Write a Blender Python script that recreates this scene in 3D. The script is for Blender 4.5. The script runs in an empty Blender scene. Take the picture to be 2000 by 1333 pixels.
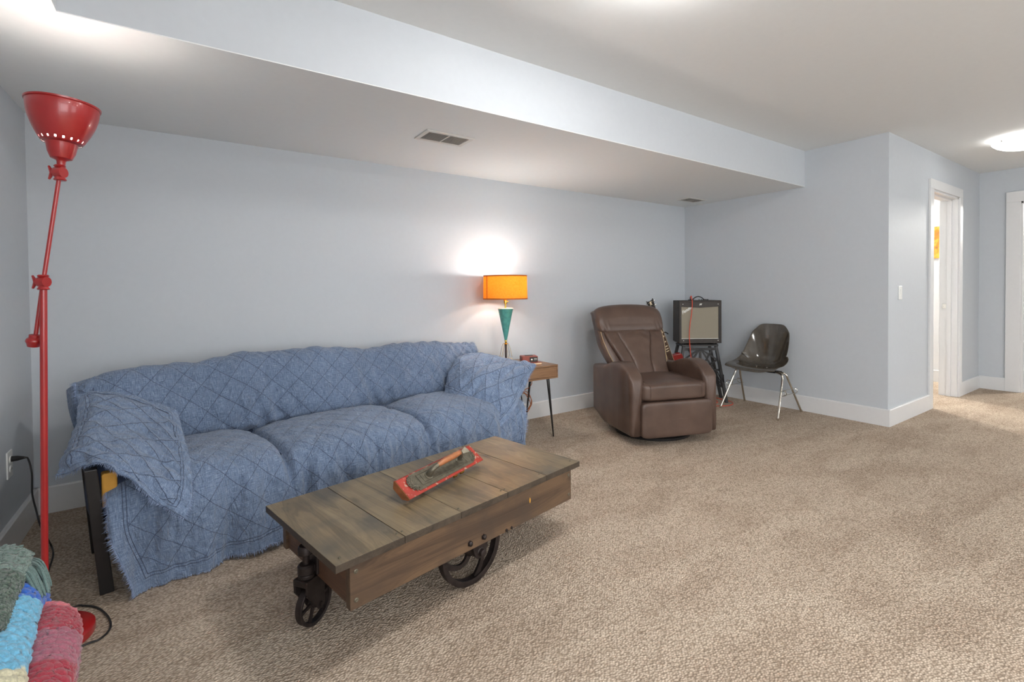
import bpy, bmesh, math, random
from math import sin, cos, pi, radians, sqrt
from mathutils import Vector, Matrix, noise
random.seed(7)
D = bpy.data
SC = bpy.context.scene
COL = SC.collection

# ------------------------------------------------------------------ camera
H = 1.16
YAW, PITCH, ROLL, F, CX, CY = radians(34.2679), radians(-1.0014), radians(-.5242), 941.2711, 1000., 584.1782
fw = Vector((sin(YAW)*cos(PITCH), cos(YAW)*cos(PITCH), sin(PITCH)))
rt = Vector((cos(YAW), -sin(YAW), 0)); up = rt.cross(fw)
cr = cos(ROLL)*rt + sin(ROLL)*up
cu = -sin(ROLL)*rt + cos(ROLL)*up
CAM = Vector((0, 0, H))
cd = D.cameras.new('camera'); cam = D.objects.new('camera', cd); COL.objects.link(cam)
cam.matrix_world = Matrix(((cr.x, cu.x, -fw.x, 0), (cr.y, cu.y, -fw.y, 0), (cr.z, cu.z, -fw.z, H), (0, 0, 0, 1)))
cd.sensor_width = 36; cd.lens = F/2000*36; cd.shift_x = 0
cd.shift_y = (CY-666.5)/2000
cd.clip_start = .05
SC.camera = cam

# measuring aid: where the ray of a photograph pixel meets a real plane of the room
def ray(px, py): return (px-CX)/F*cr - (py-CY)/F*cu + fw
def atz(px, py, z=0.): d = ray(px, py); return CAM + d*(z-H)/d.z
def aty(px, py, y): d = ray(px, py); return CAM + d*y/d.y
def atx(px, py, x): d = ray(px, py); return CAM + d*x/d.x

# ------------------------------------------------------------------ world, exposure
w = D.worlds.new('world'); SC.world = w; w.use_nodes = True
w.node_tree.nodes['Background'].inputs[0].default_value = (.6, .7, .8, 1)
w.node_tree.nodes['Background'].inputs[1].default_value = .3
SC.view_settings.view_transform = 'Standard'; SC.view_settings.look = 'None'
SC.view_settings.gamma = 1; SC.view_settings.use_curve_mapping = False
SC.view_settings.exposure = 1.82
E_MAIN = 19.5      # radiance of the frosted ceiling bowls
E_HALL = 1.3
W_TABLE = 3.0     # watts, table lamp bulb
W_RED = .52       # watts, floor lamp bulb
W_ROOM = 55.0     # watts, room behind the hall door
W_FILL = 10.0     # watts, base power of each fill panel added behind the camera
for wx_, wy_, rz_, k_ in ((.9, -3.5, 0, 1.6), (4.6, -3.5, 0, 1.1), (-.56, -2.1, radians(-90), 2.6)):
    wn_ = 'window_light'  # area lights added to brighten the room, no known source there
    la = D.lights.new(wn_, 'AREA'); la.shape = 'RECTANGLE'; la.size = 2.4; la.size_y = 1.5; la.energy = W_FILL*k_; la.color = (.95, .98, 1)
    lo = D.objects.new(wn_, la); COL.objects.link(lo); lo.location = (wx_, wy_, 1.35); lo.rotation_euler = (radians(90), 0, rz_)

# ------------------------------------------------------------------ materials
def s2l(c): return tuple((x/12.92 if x <= .04045 else ((x+.055)/1.055)**2.4) for x in c)
def rgb(r, g, b): return s2l((r/255, g/255, b/255)) + (1,)
MATS = {}
class NT:
    def __init__(s, name):
        s.m = D.materials.new(name); s.m.use_nodes = True; s.t = s.m.node_tree; s.n = s.t.nodes
        s.b = s.n['Principled BSDF']; s.out = s.n['Material Output']; MATS[name] = s.m
    def add(s, typ, **kw):
        n = s.n.new(typ)
        for k, v in kw.items():
            if k.startswith('i_'):
                kk = k[2:]; kk = int(kk) if kk.isdigit() else kk.replace('_', ' ')
                n.inputs[kk].default_value = v
            else: setattr(n, k, v)
        return n
    def l(s, a, b): s.t.links.new(a, b)
    def coord(s, which='Object', scale=(1, 1, 1), rot=(0, 0, 0)):
        c = s.add('ShaderNodeTexCoord'); m = s.add('ShaderNodeMapping')
        m.inputs['Scale'].default_value = scale; m.inputs['Rotation'].default_value = rot
        s.l(c.outputs[which], m.inputs[0]); return m.outputs[0]
    def ramp(s, fac, stops):
        r = s.add('ShaderNodeValToRGB'); e = r.color_ramp.elements
        while len(e) > 2: e.remove(e[-1])
        while len(e) < len(stops): e.new(.5)
        for i, (p, c) in enumerate(stops): e[i].position = p; e[i].color = c
        s.l(fac, r.inputs[0]); return r.outputs[0]
    def mix(s, fac, a, b, mode='MIX'):
        m = s.add('ShaderNodeMix', data_type='RGBA', blend_type=mode)
        for sock, v in ((m.inputs[0], fac), (m.inputs[6], a), (m.inputs[7], b)):
            if hasattr(v, 'type') and hasattr(v, 'links'): s.l(v, sock)
            else: sock.default_value = v
        return m.outputs[2]
    def math(s, op, a, b=0.):
        m = s.add('ShaderNodeMath', operation=op)
        for sock, v in ((m.inputs[0], a), (m.inputs[1], b)):
            if hasattr(v, 'links'): s.l(v, sock)
            else: sock.default_value = v
        return m.outputs[0]
    def bump(s, h, strength=.3, dist=.002):
        b = s.add('ShaderNodeBump'); b.inputs['Strength'].default_value = strength; b.inputs['Distance'].default_value = dist
        s.l(h, b.inputs['Height']); s.l(b.outputs[0], s.b.inputs['Normal'])
def plain(name, c, rough=.5, metal=0., spec=.5, noise_amt=.06, nscale=30, bump=.0, bscale=200, coat=0.):
    t = NT(name); v = t.coord()
    n = t.add('ShaderNodeTexNoise'); n.inputs['Scale'].default_value = nscale; n.inputs['Detail'].default_value = 3
    t.l(v, n.inputs['Vector'])
    lo = tuple(x*(1-noise_amt) for x in c[:3])+(1,); hi = tuple(min(1, x*(1+noise_amt)) for x in c[:3])+(1,)
    t.l(t.ramp(n.outputs['Fac'], [(.3, lo), (.7, hi)]), t.b.inputs['Base Color'])
    t.b.inputs['Roughness'].default_value = rough; t.b.inputs['Metallic'].default_value = metal
    t.b.inputs['Specular IOR Level'].default_value = spec; t.b.inputs['Coat Weight'].default_value = coat
    if bump:
        n2 = t.add('ShaderNodeTexNoise'); n2.inputs['Scale'].default_value = bscale; t.l(v, n2.inputs['Vector'])
        t.bump(n2.outputs['Fac'], bump, .001)
    return t.m
plain('wall_paint', rgb(191, 196, 201), .6, spec=.35, noise_amt=.01, bump=.08, bscale=300)
plain('ceiling_paint', rgb(228, 230, 230), .8, spec=.2, noise_amt=.008)
plain('trim_paint', rgb(216, 216, 216), .35, noise_amt=.01)
plain('plate_plastic', rgb(225, 225, 222), .3, noise_amt=.01)
plain('red_enamel', rgb(162, 32, 32), .28, spec=.6, noise_amt=.08, nscale=12, coat=.3)
plain('black_plastic', rgb(24, 22, 21), .45)
plain('black_metal', rgb(28, 24, 23), .45, metal=.4)
plain('cast_iron', rgb(50, 42, 40), .5, metal=.55, noise_amt=.35, nscale=25, bump=.25, bscale=120)
plain('black_wood', rgb(34, 32, 32), .4)
plain('navy_cloth', rgb(34, 44, 66), .9, bump=.2, bscale=500)
plain('mustard_cloth', rgb(205, 150, 62), .75, bump=.2, bscale=400)
plain('chrome', rgb(205, 200, 190), .18, metal=1., noise_amt=.03)
plain('brass', rgb(205, 165, 80), .22, metal=1.)
plain('copper_wire', rgb(160, 92, 50), .4)
plain('teal_enamel', rgb(84, 156, 148), .4, noise_amt=.15, nscale=40)
plain('white_enamel', rgb(232, 230, 224), .3)
plain('brown_enamel', rgb(62, 46, 40), .4)
plain('radio_red', rgb(142, 66, 52), .4, noise_amt=.12)
plain('orange_cable', rgb(222, 72, 40), .4)
plain('amp_vinyl', rgb(56, 50, 46), .6, bump=.5, bscale=600, noise_amt=.1)
plain('amp_dark', rgb(36, 33, 31), .5)
plain('silver_print', rgb(220, 220, 214), .25, metal=.3)
plain('pearl', rgb(226, 208, 176), .25)
plain('fretboard', rgb(66, 42, 32), .4)
plain('cherry_lacquer', rgb(128, 28, 26), .15, coat=.6)
plain('cream_binding', rgb(226, 200, 160), .35)
plain('leather_piping', rgb(176, 152, 120), .4)
plain('bronze', rgb(104, 98, 84), .42, metal=.55, noise_amt=.25, nscale=60, bump=.12, bscale=220)
plain('raw_wood', rgb(140, 84, 48), .6, noise_amt=.3, nscale=30)
plain('handle_wood', rgb(160, 100, 62), .4, noise_amt=.25, nscale=50)
plain('sofa_blue', rgb(62, 82, 108), .85)
plain('pillow_orange', rgb(196, 132, 58), .85, noise_amt=.2)
plain('rug_grey', rgb(128, 126, 118), .95, noise_amt=.2)
plain('dark_slot', rgb(40, 38, 36), .7)
plain('vent_back', rgb(120, 117, 112), .6)
plain('vent_white', rgb(212, 208, 202), .4, noise_amt=.01)

def emitter(name, c, strength):
    t = NT(name); t.b.inputs['Base Color'].default_value = c
    n = t.add('ShaderNodeTexNoise'); n.inputs['Scale'].default_value = 8
    t.l(t.coord(), n.inputs['Vector'])
    t.l(t.ramp(n.outputs['Fac'], [(.3, tuple(x*.96 for x in c[:3])+(1,)), (.7, c)]), t.b.inputs['Emission Color'])
    t.b.inputs['Emission Strength'].default_value = strength
emitter('bowl_glass', (1, .985, .965, 1), E_MAIN)
emitter('hall_glass', (1, .985, .965, 1), E_HALL)
emitter('bulb_glow', (1, .93, .85, 1), 12)

# carpet: rows of small loops, brushed light and dark
t = NT('carpet'); v = t.coord()
vo = t.add('ShaderNodeTexVoronoi'); vo.inputs['Scale'].default_value = 1; vo.inputs['Randomness'].default_value = .7; t.l(t.coord(scale=(98, 145, 60), rot=(0, 0, radians(33))), vo.inputs['Vector'])
n1 = t.add('ShaderNodeTexNoise'); n1.inputs['Scale'].default_value = 1.6; n1.inputs['Detail'].default_value = 5; n1.inputs['Distortion'].default_value = .6; t.l(t.coord(scale=(1.2, 3, 1)), n1.inputs['Vector'])
n2 = t.add('ShaderNodeTexNoise'); n2.inputs['Scale'].default_value = 22; n2.inputs['Detail'].default_value = 5; t.l(v, n2.inputs['Vector'])
base = t.ramp(n1.outputs['Fac'], [(.36, rgb(192, 174, 156)), (.52, rgb(204, 187, 169)), (.68, rgb(209, 193, 175))])
c2 = t.ramp(n2.outputs['Fac'], [(.3, (.93, .925, .92, 1)), (.7, (1.04, 1.04, 1.04, 1))])
c3 = t.ramp(vo.outputs['Distance'], [(.12, (1.12, 1.12, 1.12, 1)), (.75, (.50, .47, .44, 1))])
cc = t.mix(1., t.mix(1., base, c2, 'MULTIPLY'), c3, 'MULTIPLY')
t.l(cc, t.b.inputs['Base Color']); t.b.inputs['Roughness'].default_value = .95; t.b.inputs['Specular IOR Level'].default_value = .1
t.bump(t.math('MULTIPLY', vo.outputs['Distance'], -1.), .9, .006)

def wood(name, dark, mid, light, axis='y', rough=.42, scale=1.0, blot=None):
    t = NT(name)
    oi = t.add('ShaderNodeObjectInfo'); c = t.add('ShaderNodeTexCoord')
    ad = t.add('ShaderNodeVectorMath', operation='ADD'); sc = t.add('ShaderNodeVectorMath', operation='SCALE')
    cb = t.add('ShaderNodeCombineXYZ')
    for i in range(3): t.l(oi.outputs['Random'], cb.inputs[i])
    t.l(cb.outputs[0], sc.inputs[0]); sc.inputs['Scale'].default_value = 9.
    t.l(c.outputs['Object'], ad.inputs[0]); t.l(sc.outputs[0], ad.inputs[1])
    m = t.add('ShaderNodeMapping'); k = {'x': (1.2, 14, 14), 'y': (14, 1.2, 14), 'z': (14, 14, 1.2)}[axis]
    m.inputs['Scale'].default_value = tuple(q*scale for q in k); t.l(ad.outputs[0], m.inputs[0])
    n = t.add('ShaderNodeTexNoise'); n.inputs['Scale'].default_value = 1.; n.inputs['Detail'].default_value = 4; n.inputs['Distortion'].default_value = 1.4; t.l(m.outputs[0], n.inputs['Vector'])
    wv = t.add('ShaderNodeMath', operation='SINE')
    mu = t.math('MULTIPLY', n.outputs['Fac'], 60.); t.l(mu, wv.inputs[0])
    f = t.math('ADD', t.math('MULTIPLY', wv.outputs[0], .07), n.outputs['Fac'])
    col = t.ramp(f, [(.25, dark), (.5, mid), (.78, light)])
    nb = t.add('ShaderNodeTexNoise'); nb.inputs['Scale'].default_value = 5; nb.inputs['Detail'].default_value = 4; t.l(ad.outputs[0], nb.inputs['Vector'])
    if blot: col = t.mix(t.ramp(nb.outputs['Fac'], [(.45, (0, 0, 0, 1)), (.68, (.75, .75, .75, 1))]), col, blot)
    if blot:
        mk = t.add('ShaderNodeMapping'); mk.inputs['Scale'].default_value = {'x': (3.2, 9, 9), 'y': (9, 3.2, 9), 'z': (9, 9, 3.2)}[axis]; t.l(ad.outputs[0], mk.inputs[0])
        kv = t.add('ShaderNodeTexVoronoi'); kv.inputs['Scale'].default_value = 1.; t.l(mk.outputs[0], kv.inputs['Vector'])
        col = t.mix(t.ramp(kv.outputs['Distance'], [(.05, (.85, .85, .85, 1)), (.16, (0, 0, 0, 1))]), col, tuple(x*.55 for x in dark[:3])+(1,))
    t.l(col, t.b.inputs['Base Color']); t.b.inputs['Roughness'].default_value = rough
    fine = t.add('ShaderNodeTexNoise'); fine.inputs['Scale'].default_value = 6; fine.inputs['Detail'].default_value = 6; t.l(m.outputs[0], fine.inputs['Vector'])
    t.bump(fine.outputs['Fac'], .25, .0015)
    return t.m
wood('cart_board', rgb(88, 75, 55), rgb(120, 104, 78), rgb(142, 125, 96), 'y', .36, blot=rgb(72, 68, 60))
wood('cart_apron', rgb(68, 52, 40), rgb(92, 71, 53), rgb(108, 84, 62), 'x', .5, blot=rgb(66, 54, 46))
wood('board_edge', rgb(50, 42, 34), rgb(66, 56, 46), rgb(78, 68, 56), 'y', .5)
wood('cart_end', rgb(64, 44, 34), rgb(92, 64, 47), rgb(112, 80, 58), 'y', .5)
wood('walnut', rgb(104, 74, 52), rgb(134, 100, 72), rgb(152, 118, 88), 'x', .4, 1.5)
wood('floor_plank', rgb(150, 112, 76), rgb(180, 142, 102), rgb(200, 165, 125), 'x', .4)
wood('case_wood', rgb(96, 58, 34), rgb(130, 78, 44), rgb(150, 96, 58), 'y', .6, 2)

# chipped red paint
t = NT('chipped_red'); v = t.coord()
n = t.add('ShaderNodeTexNoise'); n.inputs['Scale'].default_value = 55; n.inputs['Detail'].default_value = 6; t.l(v, n.inputs['Vector'])
n2 = t.add('ShaderNodeTexNoise'); n2.inputs['Scale'].default_value = 14; t.l(v, n2.inputs['Vector'])
red = t.ramp(n2.outputs['Fac'], [(.3, rgb(146, 40, 28)), (.7, rgb(172, 54, 38))])
t.l(t.mix(t.ramp(n.outputs['Fac'], [(.58, (0, 0, 0, 1)), (.62, (1, 1, 1, 1))]), red, rgb(168, 140, 120)), t.b.inputs['Base Color'])
t.b.inputs['Roughness'].default_value = .5; t.bump(n.outputs['Fac'], .2, .001)

# leather
t = NT('brown_leather'); v = t.coord()
vo = t.add('ShaderNodeTexVoronoi'); vo.inputs['Scale'].default_value = 330; t.l(v, vo.inputs['Vector'])
n = t.add('ShaderNodeTexNoise'); n.inputs['Scale'].default_value = 7; n.inputs['Detail'].default_value = 4; t.l(v, n.inputs['Vector'])
t.l(t.ramp(n.outputs['Fac'], [(.3, rgb(76, 59, 51)), (.7, rgb(92, 73, 63))]), t.b.inputs['Base Color'])
t.b.inputs['Roughness'].default_value = .38; t.b.inputs['Specular IOR Level'].default_value = .45
t.bump(vo.outputs['Distance'], .12, .0006)

# dark fibreglass shell
t = NT('fibreglass'); 
n = t.add('ShaderNodeTexNoise'); n.inputs['Scale'].default_value = 40; n.inputs['Detail'].default_value = 6; t.l(t.coord(scale=(1, 1, .35)), n.inputs['Vector'])
t.l(t.ramp(n.outputs['Fac'], [(.3, rgb(66, 59, 51)), (.75, rgb(80, 72, 62))]), t.b.inputs['Base Color'])
t.b.inputs['Roughness'].default_value = .14; t.b.inputs['Coat Weight'].default_value = .6; t.b.inputs['Coat Roughness'].default_value = .06

# lamp shade: translucent linen
t = NT('shade_linen'); v = t.coord(scale=(1, 1, 1))
wa = t.add('ShaderNodeTexNoise'); wa.inputs['Scale'].default_value = 1; wa.inputs['Detail'].default_value = 2; t.l(t.coord(scale=(60, 60, 500)), wa.inputs['Vector'])
wb = t.add('ShaderNodeTexNoise'); wb.inputs['Scale'].default_value = 1; wb.inputs['Detail'].default_value = 2; t.l(t.coord(scale=(500, 500, 60)), wb.inputs['Vector'])
f = t.math('MULTIPLY', t.math('ADD', wa.outputs['Fac'], wb.outputs['Fac']), .5)
col = t.ramp(f, [(.35, rgb(218, 152, 56)), (.65, rgb(236, 176, 82))])
df = t.add('ShaderNodeBsdfDiffuse'); tr = t.add('ShaderNodeBsdfTranslucent'); mx = t.add('ShaderNodeMixShader'); mx.inputs[0].default_value = .42
t.l(col, df.inputs[0]); t.l(col, tr.inputs[0]); t.l(df.outputs[0], mx.inputs[1]); t.l(tr.outputs[0], mx.inputs[2]); t.l(mx.outputs[0], t.out.inputs[0])
plain('shade_trim', rgb(176, 96, 30), .8)

# amp grille cloth
t = NT('grille_cloth')
wa = t.add('ShaderNodeTexWave', wave_type='BANDS', bands_direction='X'); wa.inputs['Scale'].default_value = 90; t.l(t.coord(), wa.inputs['Vector'])
wb = t.add('ShaderNodeTexWave', wave_type='BANDS', bands_direction='Z'); wb.inputs['Scale'].default_value = 60; t.l(t.coord(), wb.inputs['Vector'])
f = t.math('MULTIPLY', t.math('ADD', wa.outputs['Fac'], wb.outputs['Fac']), .5)
t.l(t.ramp(f, [(.1, rgb(118, 110, 96)), (.9, rgb(158, 150, 132))]), t.b.inputs['Base Color']); t.b.inputs['Roughness'].default_value = .7
t.bump(f, .3, .001)

# quilted denim linen, stitch lines from the UV map (metres); hem border by the 'edge' attribute
def quilt_mat(name, tint=1.0):
    t = NT(name); P = .098
    uv = t.add('ShaderNodeUVMap'); sx = t.add('ShaderNodeSeparateXYZ'); t.l(uv.outputs[0], sx.inputs[0])
    a = t.math('ADD', sx.outputs[0], sx.outputs[1]); b = t.math('SUBTRACT', sx.outputs[0], sx.outputs[1])
    def line(x, per, wdt):
        m = t.math('PINGPONG', x, per/2)
        return t.math('LESS_THAN', m, wdt)
    lines = t.math('MAXIMUM', line(a, P*1.414, .0017), line(b, P*1.414, .0017))
    at = t.add('ShaderNodeAttribute', attribute_name='edge')
    inb = t.math('GREATER_THAN', at.outputs['Fac'], .062)
    lines = t.math('MULTIPLY', lines, inb)
    for e in (.062, .05):
        lines = t.math('MAXIMUM', lines, t.math('LESS_THAN', t.math('ABSOLUTE', t.math('SUBTRACT', at.outputs['Fac'], e)), .0016))
    wx = t.add('ShaderNodeMapping'); wx.inputs['Scale'].default_value = (30, 500, 1); t.l(uv.outputs[0], wx.inputs[0])
    wy = t.add('ShaderNodeMapping'); wy.inputs['Scale'].default_value = (500, 30, 1); t.l(uv.outputs[0], wy.inputs[0])
    na = t.add('ShaderNodeTexNoise'); na.inputs['Scale'].default_value = 1; t.l(wx.outputs[0], na.inputs['Vector'])
    nb = t.add('ShaderNodeTexNoise'); nb.inputs['Scale'].default_value = 1; t.l(wy.outputs[0], nb.inputs['Vector'])
    f = t.math('MULTIPLY', t.math('ADD', na.outputs['Fac'], nb.outputs['Fac']), .5)
    k = tint
    col = t.ramp(f, [(.36, rgb(84*k, 99*k, 124*k)), (.5, rgb(108*k, 125*k, 151*k)), (.66, rgb(146*k, 161*k, 184*k))])
    big = t.add('ShaderNodeTexNoise'); big.inputs['Scale'].default_value = 3.; t.l(t.coord(), big.inputs['Vector'])
    col = t.mix(1., col, t.ramp(big.outputs['Fac'], [(.3, (.9, .9, .9, 1)), (.7, (1.08, 1.08, 1.08, 1))]), 'MULTIPLY')
    col = t.mix(t.math('MULTIPLY', lines, .75), col, rgb(48, 56, 78))
    t.l(col, t.b.inputs['Base Color']); t.b.inputs['Roughness'].default_value = .9; t.b.inputs['Specular IOR Level'].default_value = .15
    t.b.inputs['Sheen Weight'].default_value = .25
    ck = t.add('ShaderNodeTexNoise'); ck.inputs['Scale'].default_value = 17; ck.inputs['Detail'].default_value = 4; ck.inputs['Distortion'].default_value = 1.6; t.l(t.coord(scale=(1.5, 1, .7)), ck.inputs['Vector'])
    crk = t.math('MULTIPLY', t.math('ABSOLUTE', t.math('SUBTRACT', ck.outputs['Fac'], .5)), 8.5)
    hgt = t.math('SUBTRACT', t.math('MULTIPLY', f, .35), t.math('MULTIPLY', lines, 1.))
    t.bump(t.math('ADD', hgt, crk), .8, .003)
quilt_mat('quilt_denim'); quilt_mat('quilt_arm', 1.06)
plain('quilt_fringe', rgb(134, 150, 180), .9, noise_amt=.2)

# crochet / wool with vertex colours
t = NT('yarn'); at = t.add('ShaderNodeVertexColor', layer_name='Col')
n = t.add('ShaderNodeTexNoise'); n.inputs['Scale'].default_value = 260; n.inputs['Detail'].default_value = 3; t.l(t.coord(), n.inputs['Vector'])
t.l(t.mix(1., at.outputs['Color'], t.ramp(n.outputs['Fac'], [(.3, (.72, .72, .72, 1)), (.7, (1.12, 1.12, 1.12, 1))]), 'MULTIPLY'), t.b.inputs['Base Color'])
t.b.inputs['Roughness'].default_value = .95; t.b.inputs['Sheen Weight'].default_value = .3; t.bump(n.outputs['Fac'], .6, .002)

# abstract orange picture
t = NT('picture_print'); n = t.add('ShaderNodeTexNoise'); n.inputs['Scale'].default_value = 9; n.inputs['Detail'].default_value = 3; n.inputs['Distortion'].default_value = 1.; t.l(t.coord(), n.inputs['Vector'])
t.l(t.ramp(n.outputs['Fac'], [(.35, rgb(150, 110, 60)), (.48, rgb(224, 140, 40)), (.6, rgb(232, 178, 70)), (.7, rgb(210, 120, 50))]), t.b.inputs['Base Color'])

# ------------------------------------------------------------------ helpers
def link(name, me, mat, parent=None, smooth=False):
    o = D.objects.new(name, me); COL.objects.link(o)
    if mat: me.materials.append(MATS[mat])
    if parent: o.parent = parent
    if smooth:
        for p in me.polygons: p.use_smooth = True
    return o
def mesh(name, vs, fs, mat, parent=None, smooth=False, fix=True):
    me = D.meshes.new(name); me.from_pydata([tuple(v) for v in vs], [], fs); me.update()
    if fix:
        b = bmesh.new(); b.from_mesh(me); bmesh.ops.recalc_face_normals(b, faces=b.faces); b.to_mesh(me); b.free()
    return link(name, me, mat, parent, smooth)
def thing(name, label, cat, loc=(0, 0, 0), rz=0, group=None):
    o = D.objects.new(name, None); COL.objects.link(o); o.location = loc; o.rotation_euler = (0, 0, rz)
    o.empty_display_size = .1
    return tag(o, label, cat, group)
def tag(o, label, cat=None, group=None, kind=None):
    if label: o['label'] = label
    if cat: o['category'] = cat
    if group: o['group'] = group
    if kind: o['kind'] = kind
    return o
def struct(o): o['kind'] = 'structure'; return o
class MB:
    """collects shapes into one mesh"""
    def __init__(s): s.v = []; s.f = []
    def add(s, vs, fs):
        k = len(s.v); s.v += [Vector(v) for v in vs]; s.f += [tuple(i+k for i in f) for f in fs]; return s
    def box(s, lo, hi):
        x0, y0, z0 = lo; x1, y1, z1 = hi
        return s.add([(x0, y0, z0), (x1, y0, z0), (x1, y1, z0), (x0, y1, z0), (x0, y0, z1), (x1, y0, z1), (x1, y1, z1), (x0, y1, z1)],
                     [(0, 3, 2, 1), (4, 5, 6, 7), (0, 1, 5, 4), (1, 2, 6, 5), (2, 3, 7, 6), (3, 0, 4, 7)])
    def tube(s, pts, r, n=10, closed=False, caps=True):
        pts = [Vector(p) for p in pts]; N = len(pts); rr = r if isinstance(r, (list, tuple)) else [r]*N
        rings = []; nrm = None
        for i, p in enumerate(pts):
            if closed: d = (pts[(i+1) % N]-pts[i-1])
            else: d = (pts[min(i+1, N-1)]-pts[max(i-1, 0)])
            d = d.normalized() if d.length > 1e-9 else Vector((0, 0, 1))
            if nrm is None:
                nrm = d.cross(Vector((0, 0, 1)) if abs(d.z) < .9 else Vector((1, 0, 0))).normalized()
            nrm = (nrm - d*nrm.dot(d)).normalized(); bn = d.cross(nrm)
            rings.append([p + (nrm*cos(2*pi*k/n)+bn*sin(2*pi*k/n))*rr[i] for k in range(n)])
        vs = [v for rg in rings for v in rg]; fs = []
        for i in range(N if closed else N-1):
            a = i*n; b = ((i+1) % N)*n
            for k in range(n): fs.append((a+k, a+(k+1) % n, b+(k+1) % n, b+k))
        if not closed and caps: fs += [tuple(range(n))[::-1], tuple((N-1)*n+k for k in range(n))]
        return s.add(vs, fs)
    def lathe(s, prof, n=32, o=(0, 0, 0), ax=(0, 0, 1), close=False):
        """prof: list of (radius, height)"""
        ax = Vector(ax).normalized(); u = ax.cross(Vector((0, 1, 0)) if abs(ax.y) < .9 else Vector((1, 0, 0))).normalized(); v = ax.cross(u); o = Vector(o)
        vs = []; fs = []
        for (r, h) in prof:
            for k in range(n):
                a = 2*pi*k/n; vs.append(o + ax*h + (u*cos(a)+v*sin(a))*max(r, 1e-5))
        m = len(prof)
        for i in range(m if close else m-1):
            a = i*n; b = ((i+1) % m)*n
            for k in range(n): fs.append((a+k, a+(k+1) % n, b+(k+1) % n, b+k))
        if not close:
            fs += [tuple(range(n))[::-1], tuple((m-1)*n+k for k in range(n))]
        return s.add(vs, fs)
    def prism(s, poly, a, b, f):
        """poly 2-D outline extruded from a to b; f(u,v,w)->3-D"""
        n = len(poly); vs = [f(p[0], p[1], a) for p in poly]+[f(p[0], p[1], b) for p in poly]
        return s.add(vs, [tuple(range(n))[::-1], tuple(range(n, 2*n))]+[(i, (i+1) % n, n+(i+1) % n, n+i) for i in range(n)])
    def build(s, name, mat, parent=None, smooth=False, bevel=0., sub=0, seg=2, auto=True):
        o = mesh(name, s.v, s.f, mat, parent)
        if bevel:
            m = o.modifiers.new('bevel', 'BEVEL'); m.width = bevel; m.segments = seg; m.limit_method = 'ANGLE'; m.angle_limit = radians(35)
        if sub:
            m = o.modifiers.new('sub', 'SUBSURF'); m.levels = m.render_levels = sub
        if smooth:
            for p in o.data.polygons: p.use_smooth = True
        if smooth and auto and not sub:
            e = o.data
            b = bmesh.new(); b.from_mesh(e)
            for ed in b.edges:
                if len(ed.link_faces) == 2 and ed.calc_face_angle(0) > radians(42): ed.smooth = False
            b.to_mesh(e); b.free()
        return o
def spline(pts, n=8, closed=False):
    pts = [Vector(p) for p in pts]; N = len(pts); out = []
    for i in range(N if closed else N-1):
        p0 = pts[(i-1) % N] if closed or i > 0 else pts[i]; p1 = pts[i]; p2 = pts[(i+1) % N]; p3 = pts[(i+2) % N] if closed or i+2 < N else pts[i+1]
        for k in range(n):
            t_ = k/n
            out.append(.5*((2*p1)+(-p0+p2)*t_+(2*p0-5*p1+4*p2-p3)*t_*t_+(-p0+3*p1-3*p2+p3)*t_**3))
    if not closed: out.append(pts[-1])
    return out
def lerp(a, b, t_): return a+(b-a)*t_
def sstep(a, b, x):
    t_ = min(1, max(0, (x-a)/(b-a))); return t_*t_*(3-2*t_)
def rbox(lo, hi, r=.02, bulge=0., n=10, e=3.2):
    """soft cushion: superellipsoid fitted to a box, returns MB"""
    lo = Vector(lo); hi = Vector(hi); c = (lo+hi)/2; h = (hi-lo)/2
    m = MB(); b = bmesh.new(); bmesh.ops.create_cube(b, size=2); bmesh.ops.subdivide_edges(b, edges=b.edges, cuts=n, use_grid_fill=True)
    for v in b.verts:
        x = v.co.copy(); d = (abs(x.x)**e+abs(x.y)**e+abs(x.z)**e)**(1/e)
        q = x/d
        v.co = Vector((c.x+q.x*h.x, c.y+q.y*h.y, c.z+q.z*h.z))
    b.verts.ensure_lookup_table()
    m.add([v.co.copy() for v in b.verts], [tuple(v.index for v in f.verts) for f in b.faces]); b.free()
    return m
def grid_mesh(name, f, nu, nv, mat, parent=None, uvf=None, edgef=None, colf=None, thick=0., keep=None):
    """surface f(a,b), a,b in 0..1"""
    vs = []; 
    for j in range(nv+1):
        for i in range(nu+1): vs.append(f(i/nu, j/nv))
    fs = []; W = nu+1
    for j in range(nv):
        for i in range(nu):
            if keep is None or keep((i+.5)/nu, (j+.5)/nv): fs.append((j*W+i, j*W+i+1, (j+1)*W+i+1, (j+1)*W+i))
    me = D.meshes.new(name); me.from_pydata([tuple(v) for v in vs], [], fs); me.update()
    if uvf:
        uvs = [uvf(i/nu, j/nv) for j in range(nv+1) for i in range(nu+1)]
        ul = me.uv_layers.new(name='UVMap')
        buf = [0.]*(2*len(me.loops))
        for k, lp in enumerate(me.loops):
            q = uvs[lp.vertex_index]; buf[2*k] = q[0]; buf[2*k+1] = q[1]
        ul.data.foreach_set('uv', buf)
    if edgef:
        at_ = me.attributes.new('edge', 'FLOAT', 'POINT')
        at_.data.foreach_set('value', [edgef(i/nu, j/nv) for j in range(nv+1) for i in range(nu+1)])
    if colf:
        ca = me.color_attributes.new('Col', 'FLOAT_COLOR', 'POINT')
        buf = []
        for j in range(nv+1):
            for i in range(nu+1): buf += list(colf(i/nu, j/nv))
        ca.data.foreach_set('color', buf)
    o = link(name, me, mat, parent, True)
    if thick:
        m = o.modifiers.new('solid', 'SOLIDIFY'); m.thickness = thick; m.offset = -1
    return o, vs
def nz(x, y=0., z=0.): return noise.noise(Vector((x, y, z)))

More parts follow.
